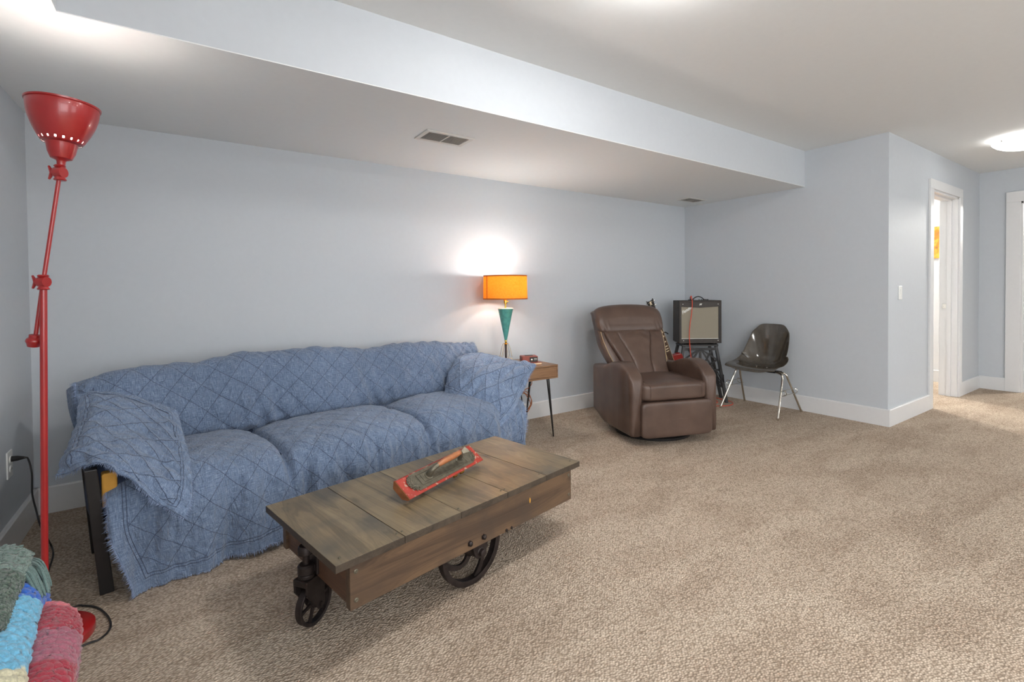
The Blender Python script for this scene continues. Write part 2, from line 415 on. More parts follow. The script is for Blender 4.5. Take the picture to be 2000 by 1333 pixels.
# ------------------------------------------------------------------ room shell
XL, YB, XR, ZS, ZC, YS, XLS, YC, XH = -.666, 3.501, 4.820, 2.105, 2.437, 2.193, -.334, 1.542, 7.486
HB, TB = .142, .018
YF, XE, YE = -3.6, 11.2, 5.2      # room behind the camera, far room, room behind the hall door
WT = .13
def slab(name, lo, hi, mat): return struct(MB().box(lo, hi).build(name, mat))
slab('floor', (XL-.2, YF-.2, -.12), (XE, YE, 0), 'carpet')
slab('ceiling', (XL-.2, YF-.2, ZC), (XE, YE, ZC+.12), 'ceiling_paint')
slab('wall_left', (XL-.12, YF, 0), (XL, YB, ZC), 'wall_paint')
slab('wall_back', (XL-.12, YB, 0), (XR+WT, YB+.12, ZC), 'wall_paint')
slab('wall_behind', (XL-.12, YF-.12, 0), (XH+WT, YF, ZC), 'wall_paint')
slab('wall_right', (XR, YC+WT, 0), (XR+WT, YB, ZC), 'wall_paint')
# hall wall with its door opening
DX0, DX1, DZ = 5.872, 6.690, 2.085
mb = MB().box((XR, YC, 0), (DX0, YC+WT, ZC)).box((DX1, YC, 0), (XH+WT+1.0, YC+WT, ZC)).box((DX0, YC, DZ), (DX1, YC+WT, ZC))
struct(mb.build('wall_hall', 'wall_paint'))
# far wall with its door opening
EY1, EY0, EZ = 1.21, .40, 2.07
mb = MB().box((XH, EY1, 0), (XH+WT, YC, ZC)).box((XH, YF, 0), (XH+WT, EY0, ZC)).box((XH, EY0, EZ), (XH+WT, EY1, ZC))
struct(mb.build('wall_far', 'wall_paint'))
# the L-shaped lowered ceiling
slab('ceiling_soffit', (XL, YS+.0005, ZS), (XR, YB, ZS+.004), 'ceiling_paint')
slab('ceiling_soffit', (XL, YF, ZS), (XLS-.0005, YS+.0005, ZS+.004), 'ceiling_paint')
slab('wall_soffit', (XLS, YS, ZS+.0042), (XR, YS+.05, ZC), 'wall_paint')
slab('wall_soffit', (XLS-.05, YF, ZS+.0042), (XLS, YS+.05, ZC), 'wall_paint')
for o in D.objects:
    if o.name.startswith('ceiling_soffit') or o.name.startswith('wall_soffit'): pass
# room behind the hall door: white walls
slab('wall_bath', (7.57, YC+WT, 0), (7.69, YE, ZC), 'trim_paint')
slab('wall_bath_back', (XR+WT, YE-.1, 0), (7.69, YE, ZC), 'trim_paint')
# far room
slab('wall_den', (XE-.1, YF, 0), (XE, YE, ZC), 'wall_paint')
slab('wall_den_side', (XH+WT, YC+WT+.9, 0), (XE, YC+WT+1.0, ZC), 'wall_paint')
slab('wall_den_side', (XH+WT, -2.1, 0), (XE, -2.0, ZC), 'wall_paint')

for k, wx_ in enumerate((.9, 4.6)):  # unseen frames added around the two rear fill panels
    wf = MB()
    for lo_, hi_ in (((wx_-1.27, .53), (wx_-1.2, 2.17)), ((wx_+1.2, .53), (wx_+1.27, 2.17)), ((wx_-1.2, .53), (wx_+1.2, .60)), ((wx_-1.2, 2.10), (wx_+1.2, 2.17)), ((wx_-.02, .6), (wx_+.02, 2.1))):
        wf.box((lo_[0], YF, lo_[1]), (hi_[0], YF+.05, hi_[1]))
    struct(wf.build('window_%d' % (k+1), 'trim_paint'))

wf = MB()  # unseen frame added around the fill panel on the left wall
for lo_, hi_ in (((-3.37, .53), (-3.3, 2.17)), ((-.9, .53), (-.83, 2.17)), ((-3.3, .53), (-.9, .60)), ((-3.3, 2.09), (-.9, 2.103)), ((-2.12, .6), (-2.08, 2.09))):
    wf.box((XL, lo_[0], lo_[1]), (XL+.05, hi_[0], min(2.104, hi_[1])))
struct(wf.build('window_3', 'trim_paint'))

# baseboards (with a bright eased top edge)
def base(name, x0, y0, x1, y1, nx, ny):
    d = Vector((x1-x0, y1-y0, 0)); L = d.length; d.normalize(); n = Vector((nx, ny, 0)); o = Vector((x0, y0, 0))
    prof = [(0, 0), (TB, 0), (TB, HB-.006), (TB-.005, HB), (0, HB)]
    m = MB().prism(prof, 0, L, lambda u, v, w_: o + n*u + Vector((0, 0, v)) + d*w_)
    return struct(m.build(name, 'trim_paint'))
base('baseboard_back', XL, YB, XR, YB, 0, -1)
base('baseboard_left', XL, YF, XL, YB, 1, 0)
base('baseboard_right', XR, YC-TB, XR, YB, -1, 0)
base('baseboard_hall', XR, YC, DX0-.09, YC, 0, -1)
base('baseboard_hall', DX1+.09, YC, XH, YC, 0, -1)
base('baseboard_far', XH, YC, XH, EY1+.115, -1, 0)
base('baseboard_bath', 7.57, YC+WT, 7.57, YE-.1, -1, 0)

# hall door: casing, jambs, stop, strike plate
def casing(name, f, a0, a1, z1, cw=.09, ct=.02):
    """f(a, z, depth)"""
    m = MB()
    for p in ([(a0-cw, 0), (a0, 0), (a0, z1), (a0-cw, z1)], [(a1, 0), (a1+cw, 0), (a1+cw, z1), (a1, z1)], [(a0-cw, z1), (a1+cw, z1), (a1+cw, z1+cw), (a0-cw, z1+cw)]):
        m.prism(p, 0, ct, f)
    return struct(m.build(name, 'trim_paint', bevel=.003))
casing('trim_1', lambda a, z, d: Vector((a, YC-d, z)), DX0, DX1, DZ)
casing('trim_2', lambda a, z, d: Vector((a, YC+WT+d, z)), DX0, DX1, DZ)
casing('trim_3', lambda a, z, d: Vector((XH-d, a, z)), EY0, EY1, EZ, .115)
casing('trim_3', lambda a, z, d: Vector((XH+WT+d, a, z)), EY0, EY1, EZ, .115)
dj = MB().box((DX0, YC-.004, 0), (DX0+.016, YC+WT+.004, DZ)).box((DX1-.016, YC-.004, 0), (DX1, YC+WT+.004, DZ)).box((DX0, YC-.004, DZ-.016), (DX1, YC+WT+.004, DZ))
dj.box((DX1-.028, YC+.045, 0), (DX1-.016, YC+.08, DZ-.016)).box((DX0+.016, YC+.045, 0), (DX0+.028, YC+.08, DZ-.016)).box((DX0+.016, YC+.045, DZ-.028), (DX1-.016, YC+.08, DZ-.016))
door1 = struct(dj.build('door_1', 'trim_paint'))
MB().box((DX1-.0185, YC+.087, .925), (DX1-.016, YC+.117, .975)).box((DX1-.020, YC+.097, .94), (DX1-.0185, YC+.108, .96)).build('strike_plate', 'chrome', door1, bevel=.0006)
dj = MB().box((XH-.004, EY1-.016, 0), (XH+WT+.004, EY1, EZ)).box((XH-.004, EY0, 0), (XH+WT+.004, EY0+.016, EZ)).box((XH-.004, EY0, EZ-.016), (XH+WT+.004, EY1, EZ))
dj.box((XH+.04, EY1-.028, 0), (XH+.08, EY1-.016, EZ-.016))
struct(dj.build('door_2', 'trim_paint'))

# ------------------------------------------------------------------ ceiling lights
def bowl(x, y, r, mat, label, group=None):
    t_ = thing('ceiling_light', label, 'ceiling light', (x, y, ZC), 0, group)
    MB().lathe([(r*.55, 0), (r*.62, -.004), (r*.62, -.022), (r*.5, -.028)], 40).build('mounting_plate', 'trim_paint', t_, True)
    prof = [(r*1.0, -.040), (r*.97, -.050), (r*.86, -.070), (r*.66, -.091), (r*.42, -.105), (r*.18, -.112), (.004, -.114), (.004, -.110), (r*.18, -.108), (r*.42, -.101), (r*.66, -.087), (r*.86, -.066), (r*.97, -.046)]
    MB().lathe(prof, 48, close=True).build('glass_bowl', mat, t_, True)
    for k in range(3):
        a = 2*pi*k/3+2.6
        MB().tube([(r*.5*cos(a), r*.5*sin(a), -.02), (r*.95*cos(a), r*.95*sin(a), -.028), (r*1.03*cos(a), r*1.03*sin(a), -.038), (r*1.0*cos(a), r*1.0*sin(a), -.052)], .005, 6).build('clip', 'chrome', t_, True)
    return t_
bowl(1.50, 1.13, .17, 'bowl_glass', 'frosted glass bowl ceiling light over the middle of the sitting area')
bowl(5.95, .95, .20, 'hall_glass', 'frosted glass bowl ceiling light in the hall by the open doorways')
bowl(1.63, -1.9, .19, 'bowl_glass', 'added frosted glass bowl ceiling light for fill, unseen at the rear left')  # unseen fixture added behind the camera for fill light
bowl(4.6, -1.9, .19, 'bowl_glass', 'added frosted glass bowl ceiling light for fill, unseen at the rear right')  # second added fixture out of view, fills the right half
def point(name, loc, watts, r, c=(1, .95, .88)):
    l = D.lights.new(name, 'POINT'); l.energy = watts; l.shadow_soft_size = r; l.color = c
    o = D.objects.new(name, l); COL.objects.link(o); o.location = loc; return o
point('room_light', (7.25, 3.35, 2.2), W_ROOM, .06)
point('den_light', (9.2, .3, 2.2), 50, .1)

# ------------------------------------------------------------------ vents
def vent(x0, y0, x1, y1, label, split=True):
    cx_, cy_ = (x0+x1)/2, (y0+y1)/2
    t_ = thing('ceiling_vent', label, 'vent', (cx_, cy_, ZS), 0)
    a, b = (x1-x0)/2, (y1-y0)/2; fr = .026
    MB().box((-a, -b, -.006), (a, -b+fr, 0)).box((-a, b-fr, -.006), (a, b, 0)).box((-a, -b+fr, -.006), (-a+fr, b-fr, 0)).box((a-fr, -b+fr, -.006), (a, b-fr, 0)).build('frame', 'vent_white', t_, bevel=.002)
    MB().box((-.003, -b+fr, -.006), (.003, b-fr, 0)).build('divider', 'vent_white', t_)
    MB().box((-a+fr, -b+fr, -.0012), (a-fr, b-fr, -.0002)).build('backing', 'vent_back', t_)
    me = None; n = 13
    for sgn in (-1, 1):
        for k in range(n):
            yy = -b+fr+(2*b-2*fr)*(k+.5)/n
            if me is None:
                m = MB().prism([(-.0045, -.0058), (-.0035, -.0062), (.0045, -.0018), (.0035, -.0014)], 0, a-fr-.004, lambda u, v, w_: Vector((w_, u, v)))
                o = m.build('slat', 'vent_white', t_); me = o.data
            else:
                o = D.objects.new('slat', me); COL.objects.link(o); o.parent = t_
            o.location = (.003 if sgn > 0 else -a+fr+.001, yy, 0)
vent(1.19, 2.606, 1.51, 2.80, 'white slatted ceiling vent above the sofa')
vent(4.33, 3.078, 4.62, 3.25, 'small white ceiling vent near the far room corner')

# switch and outlet
sw = thing('light_switch', 'white rocker light switch on the blue-grey wall beside the doorway', 'light switch', (5.075, YC, 1.11))
MB().box((-.037, -.006, -.058), (.037, 0, .058)).build('switch_plate', 'plate_plastic', sw, bevel=.002)
MB().prism([(0, -.034), (-.006, -.034), (-.009, .034), (0, .034)], -.017, .017, lambda u, v, w_: Vector((w_, -.005+u*.6, v))).build('rocker', 'plate_plastic', sw)
ou = thing('wall_outlet', 'white wall outlet on the left wall behind the red lamp', 'outlet', (XL, 3.07, .395))
MB().box((0, -.038, -.060), (.006, .038, .060)).build('outlet_plate', 'plate_plastic', ou, bevel=.002)
for s in (-1, 1):
    so = MB().lathe([(.017, 0), (.017, .0035), (.0155, .0045)], 20, (.005, 0, s*.021), (1, 0, 0)).build('socket', 'plate_plastic', ou, True)
    for q in (-1, 1): MB().box((.0094, q*.006-.001, s*.021-.004), (.0100, q*.006+.001, s*.021+.006)).build('slot', 'dark_slot', so)

# ------------------------------------------------------------------ sofa + quilt (sofa frame: u along, v deep)
SO = Vector((-.27, 2.40, 0)); SR = radians(8)
e1 = Vector((cos(SR), sin(SR), 0)); e2 = Vector((-sin(SR), cos(SR), 0))
def S(u, v, z): return SO+e1*u+e2*v+Vector((0, 0, z))
def toS(p): q = p-SO; return Vector((q.dot(e1), q.dot(e2), p.z))
SL = 2.20
sofa = thing('sofa', 'long three-seat sofa with black legs hidden under a blue quilt', 'sofa', SO, SR)
MB().box((.06, .03, .17), (SL-.06, .70, .235)).build('seat_frame', 'black_wood', sofa, bevel=.006)
for i, (a, b_) in enumerate(((.04, .62), (.64, 1.40), (1.42, 1.99))):
    rbox((a, .01, .225), (b_, .56, .395), e=6).build('seat_cushion', 'navy_cloth', sofa, True)
for i, (a, b_) in enumerate(((.02, .76), (.77, 1.52), (1.53, 2.18))):
    m = rbox((a, -.075, -.01), (b_, .075, .36), e=4.5)
    for v in m.v: v.y, v.z = .60+v.y+.11*(v.z/.36), .36+v.z*.98
    m.build('back_cushion', 'navy_cloth', sofa, True)
# arms: padded roll over a mustard upholstered side panel
def armrest(x0, x1, zt, y0=.02):
    m = rbox((x0, y0, .22), (x1, .68, zt), e=3.6); m.build('armrest', 'navy_cloth', sofa, True)
armrest(-.05, .15, .53); armrest(2.07, 2.19, .49, .14)
for x in (-.02,):
    MB().prism([(.085, .335), (.13, .325), (.18, .40), (.15, .47), (.07, .47)], x+.018, x+.066, lambda u, v, w_: Vector((w_, u-.07, v))).build('side_panel', 'mustard_cloth', sofa, bevel=.008)
def plankleg(x, ytop, ybot, wt, wb, dx, zt=.50):
    return MB().add([(x+dx-.004, ybot-wb, 0), (x+dx+.040, ybot-wb, 0), (x+dx+.040, ybot+wb, 0), (x+dx-.004, ybot+wb, 0),
                     (x-.012, ytop-wt, zt), (x+.026, ytop-wt, zt), (x+.026, ytop+wt, zt), (x-.012, ytop+wt, zt)],
                    [(0, 3, 2, 1), (4, 5, 6, 7), (0, 1, 5, 4), (1, 2, 6, 5), (2, 3, 7, 6), (3, 0, 4, 7)])
plankleg(-.04, -.0, .03, .022, .018, .03).build('leg', 'black_wood', sofa, bevel=.003)
plankleg(-.048, .16, .44, .012, .010, .022).build('leg', 'black_wood', sofa, bevel=.003)
plankleg(SL-.10, .06, .06, .022, .018, -.03, .30).build('leg', 'black_wood', sofa, bevel=.003)
plankleg(SL-.10, .44, .44, .02, .014, -.03, .30).build('leg', 'black_wood', sofa, bevel=.003)

PQ = .098*1.414
def puff(a, b, d=.006):
    p = abs(sin(pi*(a+b)/PQ)); q = abs(sin(pi*(a-b)/PQ))
    return d*(min(p, q)**.55)
quilt = thing('quilted_throw', 'blue quilted linen throw with frayed edges draped over the whole sofa', 'throw', SO, SR)
# profile control rows, front hem -> behind the back; each: (v, z)
def ztop(u):
    pts = [(-.12, .735), (.1, .765), (.45, .775), (.72, .812), (1.0, .795), (1.36, .772), (1.42, .777), (1.8, .762), (2.2, .748), (2.4, .735)]
    for (a, za), (b, zb) in zip(pts, pts[1:]):
        if u <= b: return lerp(za, zb, sstep(a, b, u))
    return pts[-1][1]
def hem(u):   # height of the front hem above the carpet
    return .006 + .05*sstep(.1, .7, u)+.05*sstep(1.2, 2.3, u)
def prof(u):
    zt = ztop(u); h = hem(u)
    fl = .03*sin(u*9.)+.02*sin(u*21+1)      # skirt waves
    return [(-.085+fl*.6, h), (-.085+fl*.5, h+.10), (-.075+fl*.25, .235), (-.055, .315), (-.02, .378), (.05, .412), (.16, .428), (.30, .430), (.42, .424), (.505, .398),
            (.548, .396), (.520, .446), (.512, .53), (.535, .62), (.565, zt-.075), (.60, zt-.018), (.655, zt), (.70, zt-.03), (.725, zt-.10), (.73, .50), (.735, .36)]
NS = 300; NU = 330
sV = {}
def prof_s(u):
    P = prof(u); P3 = [Vector((0, a, b)) for a, b in P]
    dense = spline(P3, 10)
    L = [0.]
    for a, b in zip(dense, dense[1:]): L.append(L[-1]+(b-a).length)
    return dense, L
def cushion_bounds(v):  # seams between seat cushions wander slightly
    return (.635+.05*sstep(.5, 0, v)*0.6, 1.405+.03*sstep(.5, 0, v))
U0, U1 = -.07, 2.28
cache = {}
def prof_at(u):
    k = round(u*1000)
    if k not in cache: cache[k] = prof_s(u)
    return cache[k]
SEG_SEAT0, SEG_SEAM, SEG_TOP = 4, 9.5, 16
def main_f(a, b):
    u = lerp(U0, U1, a)
    dense, L = prof_at(u)
    # b uniform in arc length of this profile
    target = b*L[-1]
    lo_, hi_ = 0, len(L)-1
    while hi_-lo_ > 1:
        m_ = (lo_+hi_)//2
        if L[m_] <= target: lo_ = m_
        else: hi_ = m_
    t_ = (target-L[lo_])/max(1e-9, L[hi_]-L[lo_])
    p = dense[lo_].lerp(dense[hi_], t_); tg = (dense[hi_]-dense[lo_]).normalized()
    n = Vector((0, -tg.z, tg.y))      # outward
    seg = (lo_+t_)/10.                  # control index
    v, z = p.y, p.z; s = target
    off = 0.; du = 0.
    # edges of the seat part pull in beside the arms
    seatw = sstep(10.3, 9.3, seg)
    if seatw > 0:
        ul = .01; ur = 2.215
        uu = lerp(ul + .07*sstep(.30, 0, z), ur-.055*sstep(.42, .05, z), a)
        u2 = lerp(u, uu, seatw)
        du = u2-u; u = u2
        c1, c2 = cushion_bounds(v)
        for (x0, x1) in ((-.02, c1), (c1, c2), (c2, 2.03)):
            if x0 <= u <= x1:
                q = (u-x0)/(x1-x0)*2-1
                crown = (1-abs(q)**3.2)
                k = sstep(.02, .12, (1-abs(q))*(x1-x0)/2+.0)
                fr = sstep(.5, 3.2, seg)
                off += fr*seatw*(.030*crown-.012+ .010*k)
        d1 = min(abs(u-c1), abs(u-c2))
        off -= seatw*.042*math.exp(-(d1/.015)**2)*sstep(2.2, 4.0, seg)
        # gathered folds falling from the cushion joints and fronts
        fold = sstep(4.6, 2.6, seg)
        w_ = nz(u*11, s*1.2, 3)*.030+nz(u*26+5, s*2.5, 7)*.018+nz(u*50, s*5, 8)*.007
        off += fold*w_*seatw
        off += fold*.020*math.exp(-((u-c1-.02)/.03)**2)-fold*.014*math.exp(-((u-c1-.075)/.025)**2)
        off += fold*.016*math.exp(-((u-c2-.02)/.03)**2)-fold*.016*math.exp(-((u-c2-.06)/.02)**2)
        off += seatw*(.008*nz(u*5, s*5, 11)+.004*nz(u*16, s*12, 13))
        rad = math.sin((u*30+v*8)+3*nz(u*4, v*4))
        off += seatw*.0022*rad*sstep(1.6, 2.1, u)
    # back cushions
    bw = sstep(9.8, 11.2, seg)*sstep(19.2, 17., seg)
    if bw > 0:
        for x0, x1 in ((-.1, .76), (.76, 1.40), (1.40, 2.18)):
            if x0 <= u <= x1:
                q = (u-x0)/(x1-x0)*2-1
                off += bw*(.026*(1-abs(q)**3)-.006)
        off += bw*(.012*nz(u*4, s*5, 2)+.008*nz(u*11, s*8, 4)+.004*nz(u*25, s*14, 9))
        # drag wrinkles slanting down to the cushion joints
        for xc in (.72, 1.40, 1.98):
            dd = (u-xc)+(seg-11)*.03
            off += bw*.011*math.exp(-((seg-11.3)/1.5)**2)*sin(60*dd)*math.exp(-(dd/.16)**2)
        off += bw*.004*sin(u*85+s*30+2*nz(u*5, s*5))*sstep(1.85, 2.1, u)
    if seg > 9.3: u += (1-a)**6*.12*sstep(14.5, 10.5, seg)
    off += puff(u*1.0, s, .0065)
    q = Vector((u, v, z)) + Vector((0, n.y, n.z))*off
    q.z = max(q.z, .004+.002*abs(sin(a*60)))
    return q
SLEN = prof_s(1.0)[1][-1]
def keep_main(a, b):
    seg = None
    u = lerp(U0, U1, a)
    return True
mo, mv = grid_mesh('quilt_panel', main_f, NU, NS, 'quilt_denim', quilt,
                   uvf=lambda a, b: (lerp(U0, U1, a), b*SLEN),
                   edgef=lambda a, b: min(b*SLEN, (1-b)*SLEN, a*(U1-U0), (1-a)*(U1-U0)), thick=.007)
def fringe(name, pts, outs, parent, length=.019, step=.0026, jitter=1.):
    m = MB(); acc = 0.
    for i in range(len(pts)-1):
        a, b = pts[i], pts[i+1]; L = (b-a).length
        while acc < L:
            t_ = acc/L; p = a.lerp(b, t_); o_ = outs[i].lerp(outs[i+1], t_).normalized()
            d = (b-a).normalized(); nn = d.cross(o_)
            l = length*random.uniform(.5, 1.35)
            tip = p + (o_ + d*random.uniform(-.5, .5)*jitter + nn*random.uniform(-.45, .45)*jitter + Vector((0, 0, -.25))).normalized()*l
            if tip.z < .002: tip.z = .002
            p0 = p-o_*.003; hw = .0013
            m.add([p0-d*hw, p0+d*hw, p0+nn*hw, tip], [(0, 1, 3), (1, 2, 3), (2, 0, 3)])
            acc += step*random.uniform(.6, 1.4)
        acc -= L
    o = m.build(name, 'quilt_fringe', parent); o['kind'] = 'stuff'; return o
W = NU+1
hemp = [mv[i] for i in range(W)]; fringe('fringe', hemp, [(mv[i]-mv[i+W]).normalized() for i in range(W)], quilt)
lp = [mv[j*W] for j in range(NS+1)]; fringe('fringe', lp, [(mv[j*W]-mv[j*W+1]).normalized() for j in range(NS+1)], quilt)
rp = [mv[j*W+NU] for j in range(NS+1)]; fringe('fringe', rp, [(mv[j*W+NU]-mv[j*W+NU-1]).normalized() for j in range(NS+1)], quilt)

def patch(name, rows, nu, nv, mat, parent, size, wr=None, fr_sides='blr', d=.008, local=None, len_=.018):
    """bicubic surface through measured control points"""
    R = [spline(r, 12) for r in rows]     # along a
    M = len(R[0])
    cols = [spline([R[j][i] for j in range(len(R))], 12) for i in range(M)]
    K = len(cols[0])
    def base_(a, b):
        x = a*(M-1); i = min(int(x), M-2); fx = x-i; y = b*(K-1); j = min(int(y), K-2); fy = y-j
        return cols[i][j].lerp(cols[i+1][j], fx).lerp(cols[i][j+1].lerp(cols[i+1][j+1], fx), fy)
    lx, ly = size
    def f(a, b):
        p = base_(a, b); e = .012
        da = base_(min(1, a+e), b)-base_(max(0, a-e), b); db = base_(a, min(1, b+e))-base_(a, max(0, b-e))
        n = da.cross(db).normalized()
        if n.dot(CAM-SO-Vector((0, 0, 0))) < 0 and False: n = -n
        x, y = a*lx, b*ly
        ed = min(x, y if 't' in fr_sides else 9, lx-x, ly-y)
        return p + n*((puff(x, y, d) if ed > .06 else d*.3) + (wr(x, y) if wr else 0))*SGN
    o, vs = grid_mesh(name, f, nu, nv, mat, parent, uvf=lambda a, b: (a*lx, b*ly),
                      edgef=lambda a, b: min(a*lx if 'l' in fr_sides else 9, (1-a)*lx if 'r' in fr_sides else 9, (1-b)*ly if 'b' in fr_sides else 9, b*ly if 't' in fr_sides else 9), thick=.006)
    W_ = nu+1
    if 'b' in fr_sides: fringe('fringe', [vs[nv*W_+i] for i in range(W_)], [(vs[nv*W_+i]-vs[(nv-1)*W_+i]).normalized() for i in range(W_)], parent, len_)
    if 't' in fr_sides: fringe('fringe', [vs[i] for i in range(W_)], [(vs[i]-vs[i+W_]).normalized() for i in range(W_)], parent, len_)
    if 'l' in fr_sides: fringe('fringe', [vs[j*W_] for j in range(nv+1)], [(vs[j*W_]-vs[j*W_+1]).normalized() for j in range(nv+1)], parent, len_)
    if 'r' in fr_sides: fringe('fringe', [vs[j*W_+nu] for j in range(nv+1)], [(vs[j*W_+nu]-vs[j*W_+nu-1]).normalized() for j in range(nv+1)], parent, len_)
    return o
SGN = -1
def L3(q): return toS(aty(*q))
rowsL = [[(150, 772, 2.97), (185, 764, 2.97), (230, 768, 2.96), (272, 778, 2.94), (312, 790, 2.88), (345, 803, 2.82)],
         [(153, 800, 2.86), (190, 784, 2.84), (235, 790, 2.82), (282, 806, 2.80), (325, 826, 2.71), (356, 848, 2.65)],
         [(147, 835, 2.75), (185, 812, 2.72), (238, 822, 2.70), (288, 842, 2.67), (335, 868, 2.56), (368, 895, 2.48)],
         [(135, 872, 2.63), (175, 845, 2.59), (232, 855, 2.55), (290, 880, 2.52), (338, 912, 2.42), (374, 938, 2.34)],
         [(120, 902, 2.55), (165, 878, 2.47), (222, 886, 2.42), (278, 918, 2.39), (328, 955, 2.32), (373, 978, 2.27)],
         [(111, 930, 2.50), (160, 911, 2.42), (214, 911, 2.36), (268, 949, 2.325), (312, 984, 2.28), (360, 1013, 2.24)]]
SGN = 1
patch('arm_flap', [[L3(q) for q in r] for r in rowsL], 130, 170, 'quilt_arm', quilt, (.50, .78),
      lambda x, y: .010*nz(x*9, y*9, 1)+.008*nz(x*24, y*10, 2)*sstep(.2, .6, y)+.006*nz(x*20, y*24, 6)+.006*sin(x*40+y*15)*sstep(.62, .78, y)*.6, 'tblr')
rowsR = [[(868, 768, 3.04), (874, 735, 3.09), (892, 702, 3.13), (926, 689, 3.19), (955, 694, 3.23)],
         [(890, 776, 2.88), (900, 745, 2.92), (925, 711, 2.98), (960, 697, 3.07), (988, 702, 3.13)],
         [(915, 790, 2.78), (932, 760, 2.80), (955, 726, 2.85), (988, 706, 2.93), (1012, 707, 3.00)],
         [(942, 812, 2.68), (964, 785, 2.69), (985, 750, 2.73), (1010, 715, 2.81), (1028, 708, 2.86)],
         [(973, 839, 2.58), (1001, 806, 2.61), (1017, 775, 2.69), (1031, 742, 2.71), (1045, 711, 2.75)]]
patch('arm_flap', [[L3(q) for q in r] for r in rowsR], 110, 150, 'quilt_arm', quilt, (.46, .70),
      lambda x, y: .012*nz(x*10, y*8, 5)+.006*nz(x*24, y*20, 6)+.007*sin(x*30-y*42+4*nz(x*5, y*5))*sstep(.05, .3, y)*sstep(.45, .1, abs(x-.18)), 'lbr')
# the corner of the throw hanging behind the left end of the back
rowsB = [[(131, 762, 3.06), (146, 752, 3.02), (166, 745, 3.00), (186, 736, 3.02)],
         [(133, 782, 3.05), (149, 770, 2.98), (166, 762, 2.95), (184, 756, 2.97)],
         [(137, 806, 3.05), (148, 792, 3.00), (160, 784, 2.97), (178, 778, 2.99)],
         [(146, 838, 3.06), (154, 820, 3.05), (162, 806, 3.03), (174, 800, 3.03)]]
patch('back_corner', [[L3(q) for q in r] for r in rowsB], 40, 60, 'quilt_denim', quilt, (.18, .30), None, 'bl', len_=.016)
# a dark strip of the throw hanging behind the black leg
rowsD = [[(169, 905, 2.66), (180, 905, 2.60), (192, 905, 2.55)],
         [(172, 940, 2.67), (182, 940, 2.60), (192, 940, 2.55)],
         [(181, 985, 2.66), (186, 985, 2.61), (193, 985, 2.56)]]
patch('side_flap', [[L3(q) for q in r] for r in rowsD], 24, 40, 'quilt_denim', quilt, (.10, .22), None, 'bl', len_=.012)

# ------------------------------------------------------------------ industrial cart coffee table
CO = Vector((.356, 1.462, 0)); CR = math.atan2(.194, .981)
cart = thing('coffee_table', 'dark wood factory cart coffee table on cast iron wheels', 'coffee table', CO, CR)
CL, CW, CT = 1.20, .582, .35
for i in range(5):
    x0 = i*.24+.0008; x1 = (i+1)*.24-.0008
    MB().box((x0, 0, CT-.025+random.uniform(-.0004, .0004)), (x1, CW, CT-random.uniform(0, .0006))).build('board', 'cart_board', cart, bevel=.0012)
    bo_ = [o for o in cart.children][-1]; bo_.data.materials.append(MATS['board_edge'])
    for p_ in bo_.data.polygons:
        if abs(p_.normal.z) < .5: p_.material_index = 1
AZ = .178
MB().box((.055, .020, AZ), (1.158, .048, CT-.025)).build('side_rail', 'cart_apron', cart, bevel=.0015)
MB().box((.055, CW-.048, AZ), (1.158, CW-.020, CT-.025)).build('side_rail', 'cart_apron', cart, bevel=.0015)
MB().box((.064, .048, AZ+.003), (.092, CW-.048, CT-.025)).build('end_rail', 'cart_end', cart, bevel=.0015)
MB().box((1.121, .048, AZ+.003), (1.149, CW-.048, CT-.025)).build('end_rail', 'cart_end', cart, bevel=.0015)
def screw(x, y, z, ax, r=.0075, mat='bronze'):
    s = MB().lathe([(r, 0), (r, .0012), (r*.8, .0024), (r*.45, .0026), (r*.3, .0012)], 18, (x, y, z), ax).build('screw', mat, cart, True); return s
for x in (.075, 1.140):
    for z in (.205, .295): screw(x, .020, z, (0, -1, 0))
for (x, y) in ((.03, .035), (.23, .035), (.25, .035), (.95, .035), (.97, .035), (1.17, .035), (.71, .03), (.73, .03), (.49, .03)):
    screw(x, y, CT-.0005, (0, 0, 1), .004)
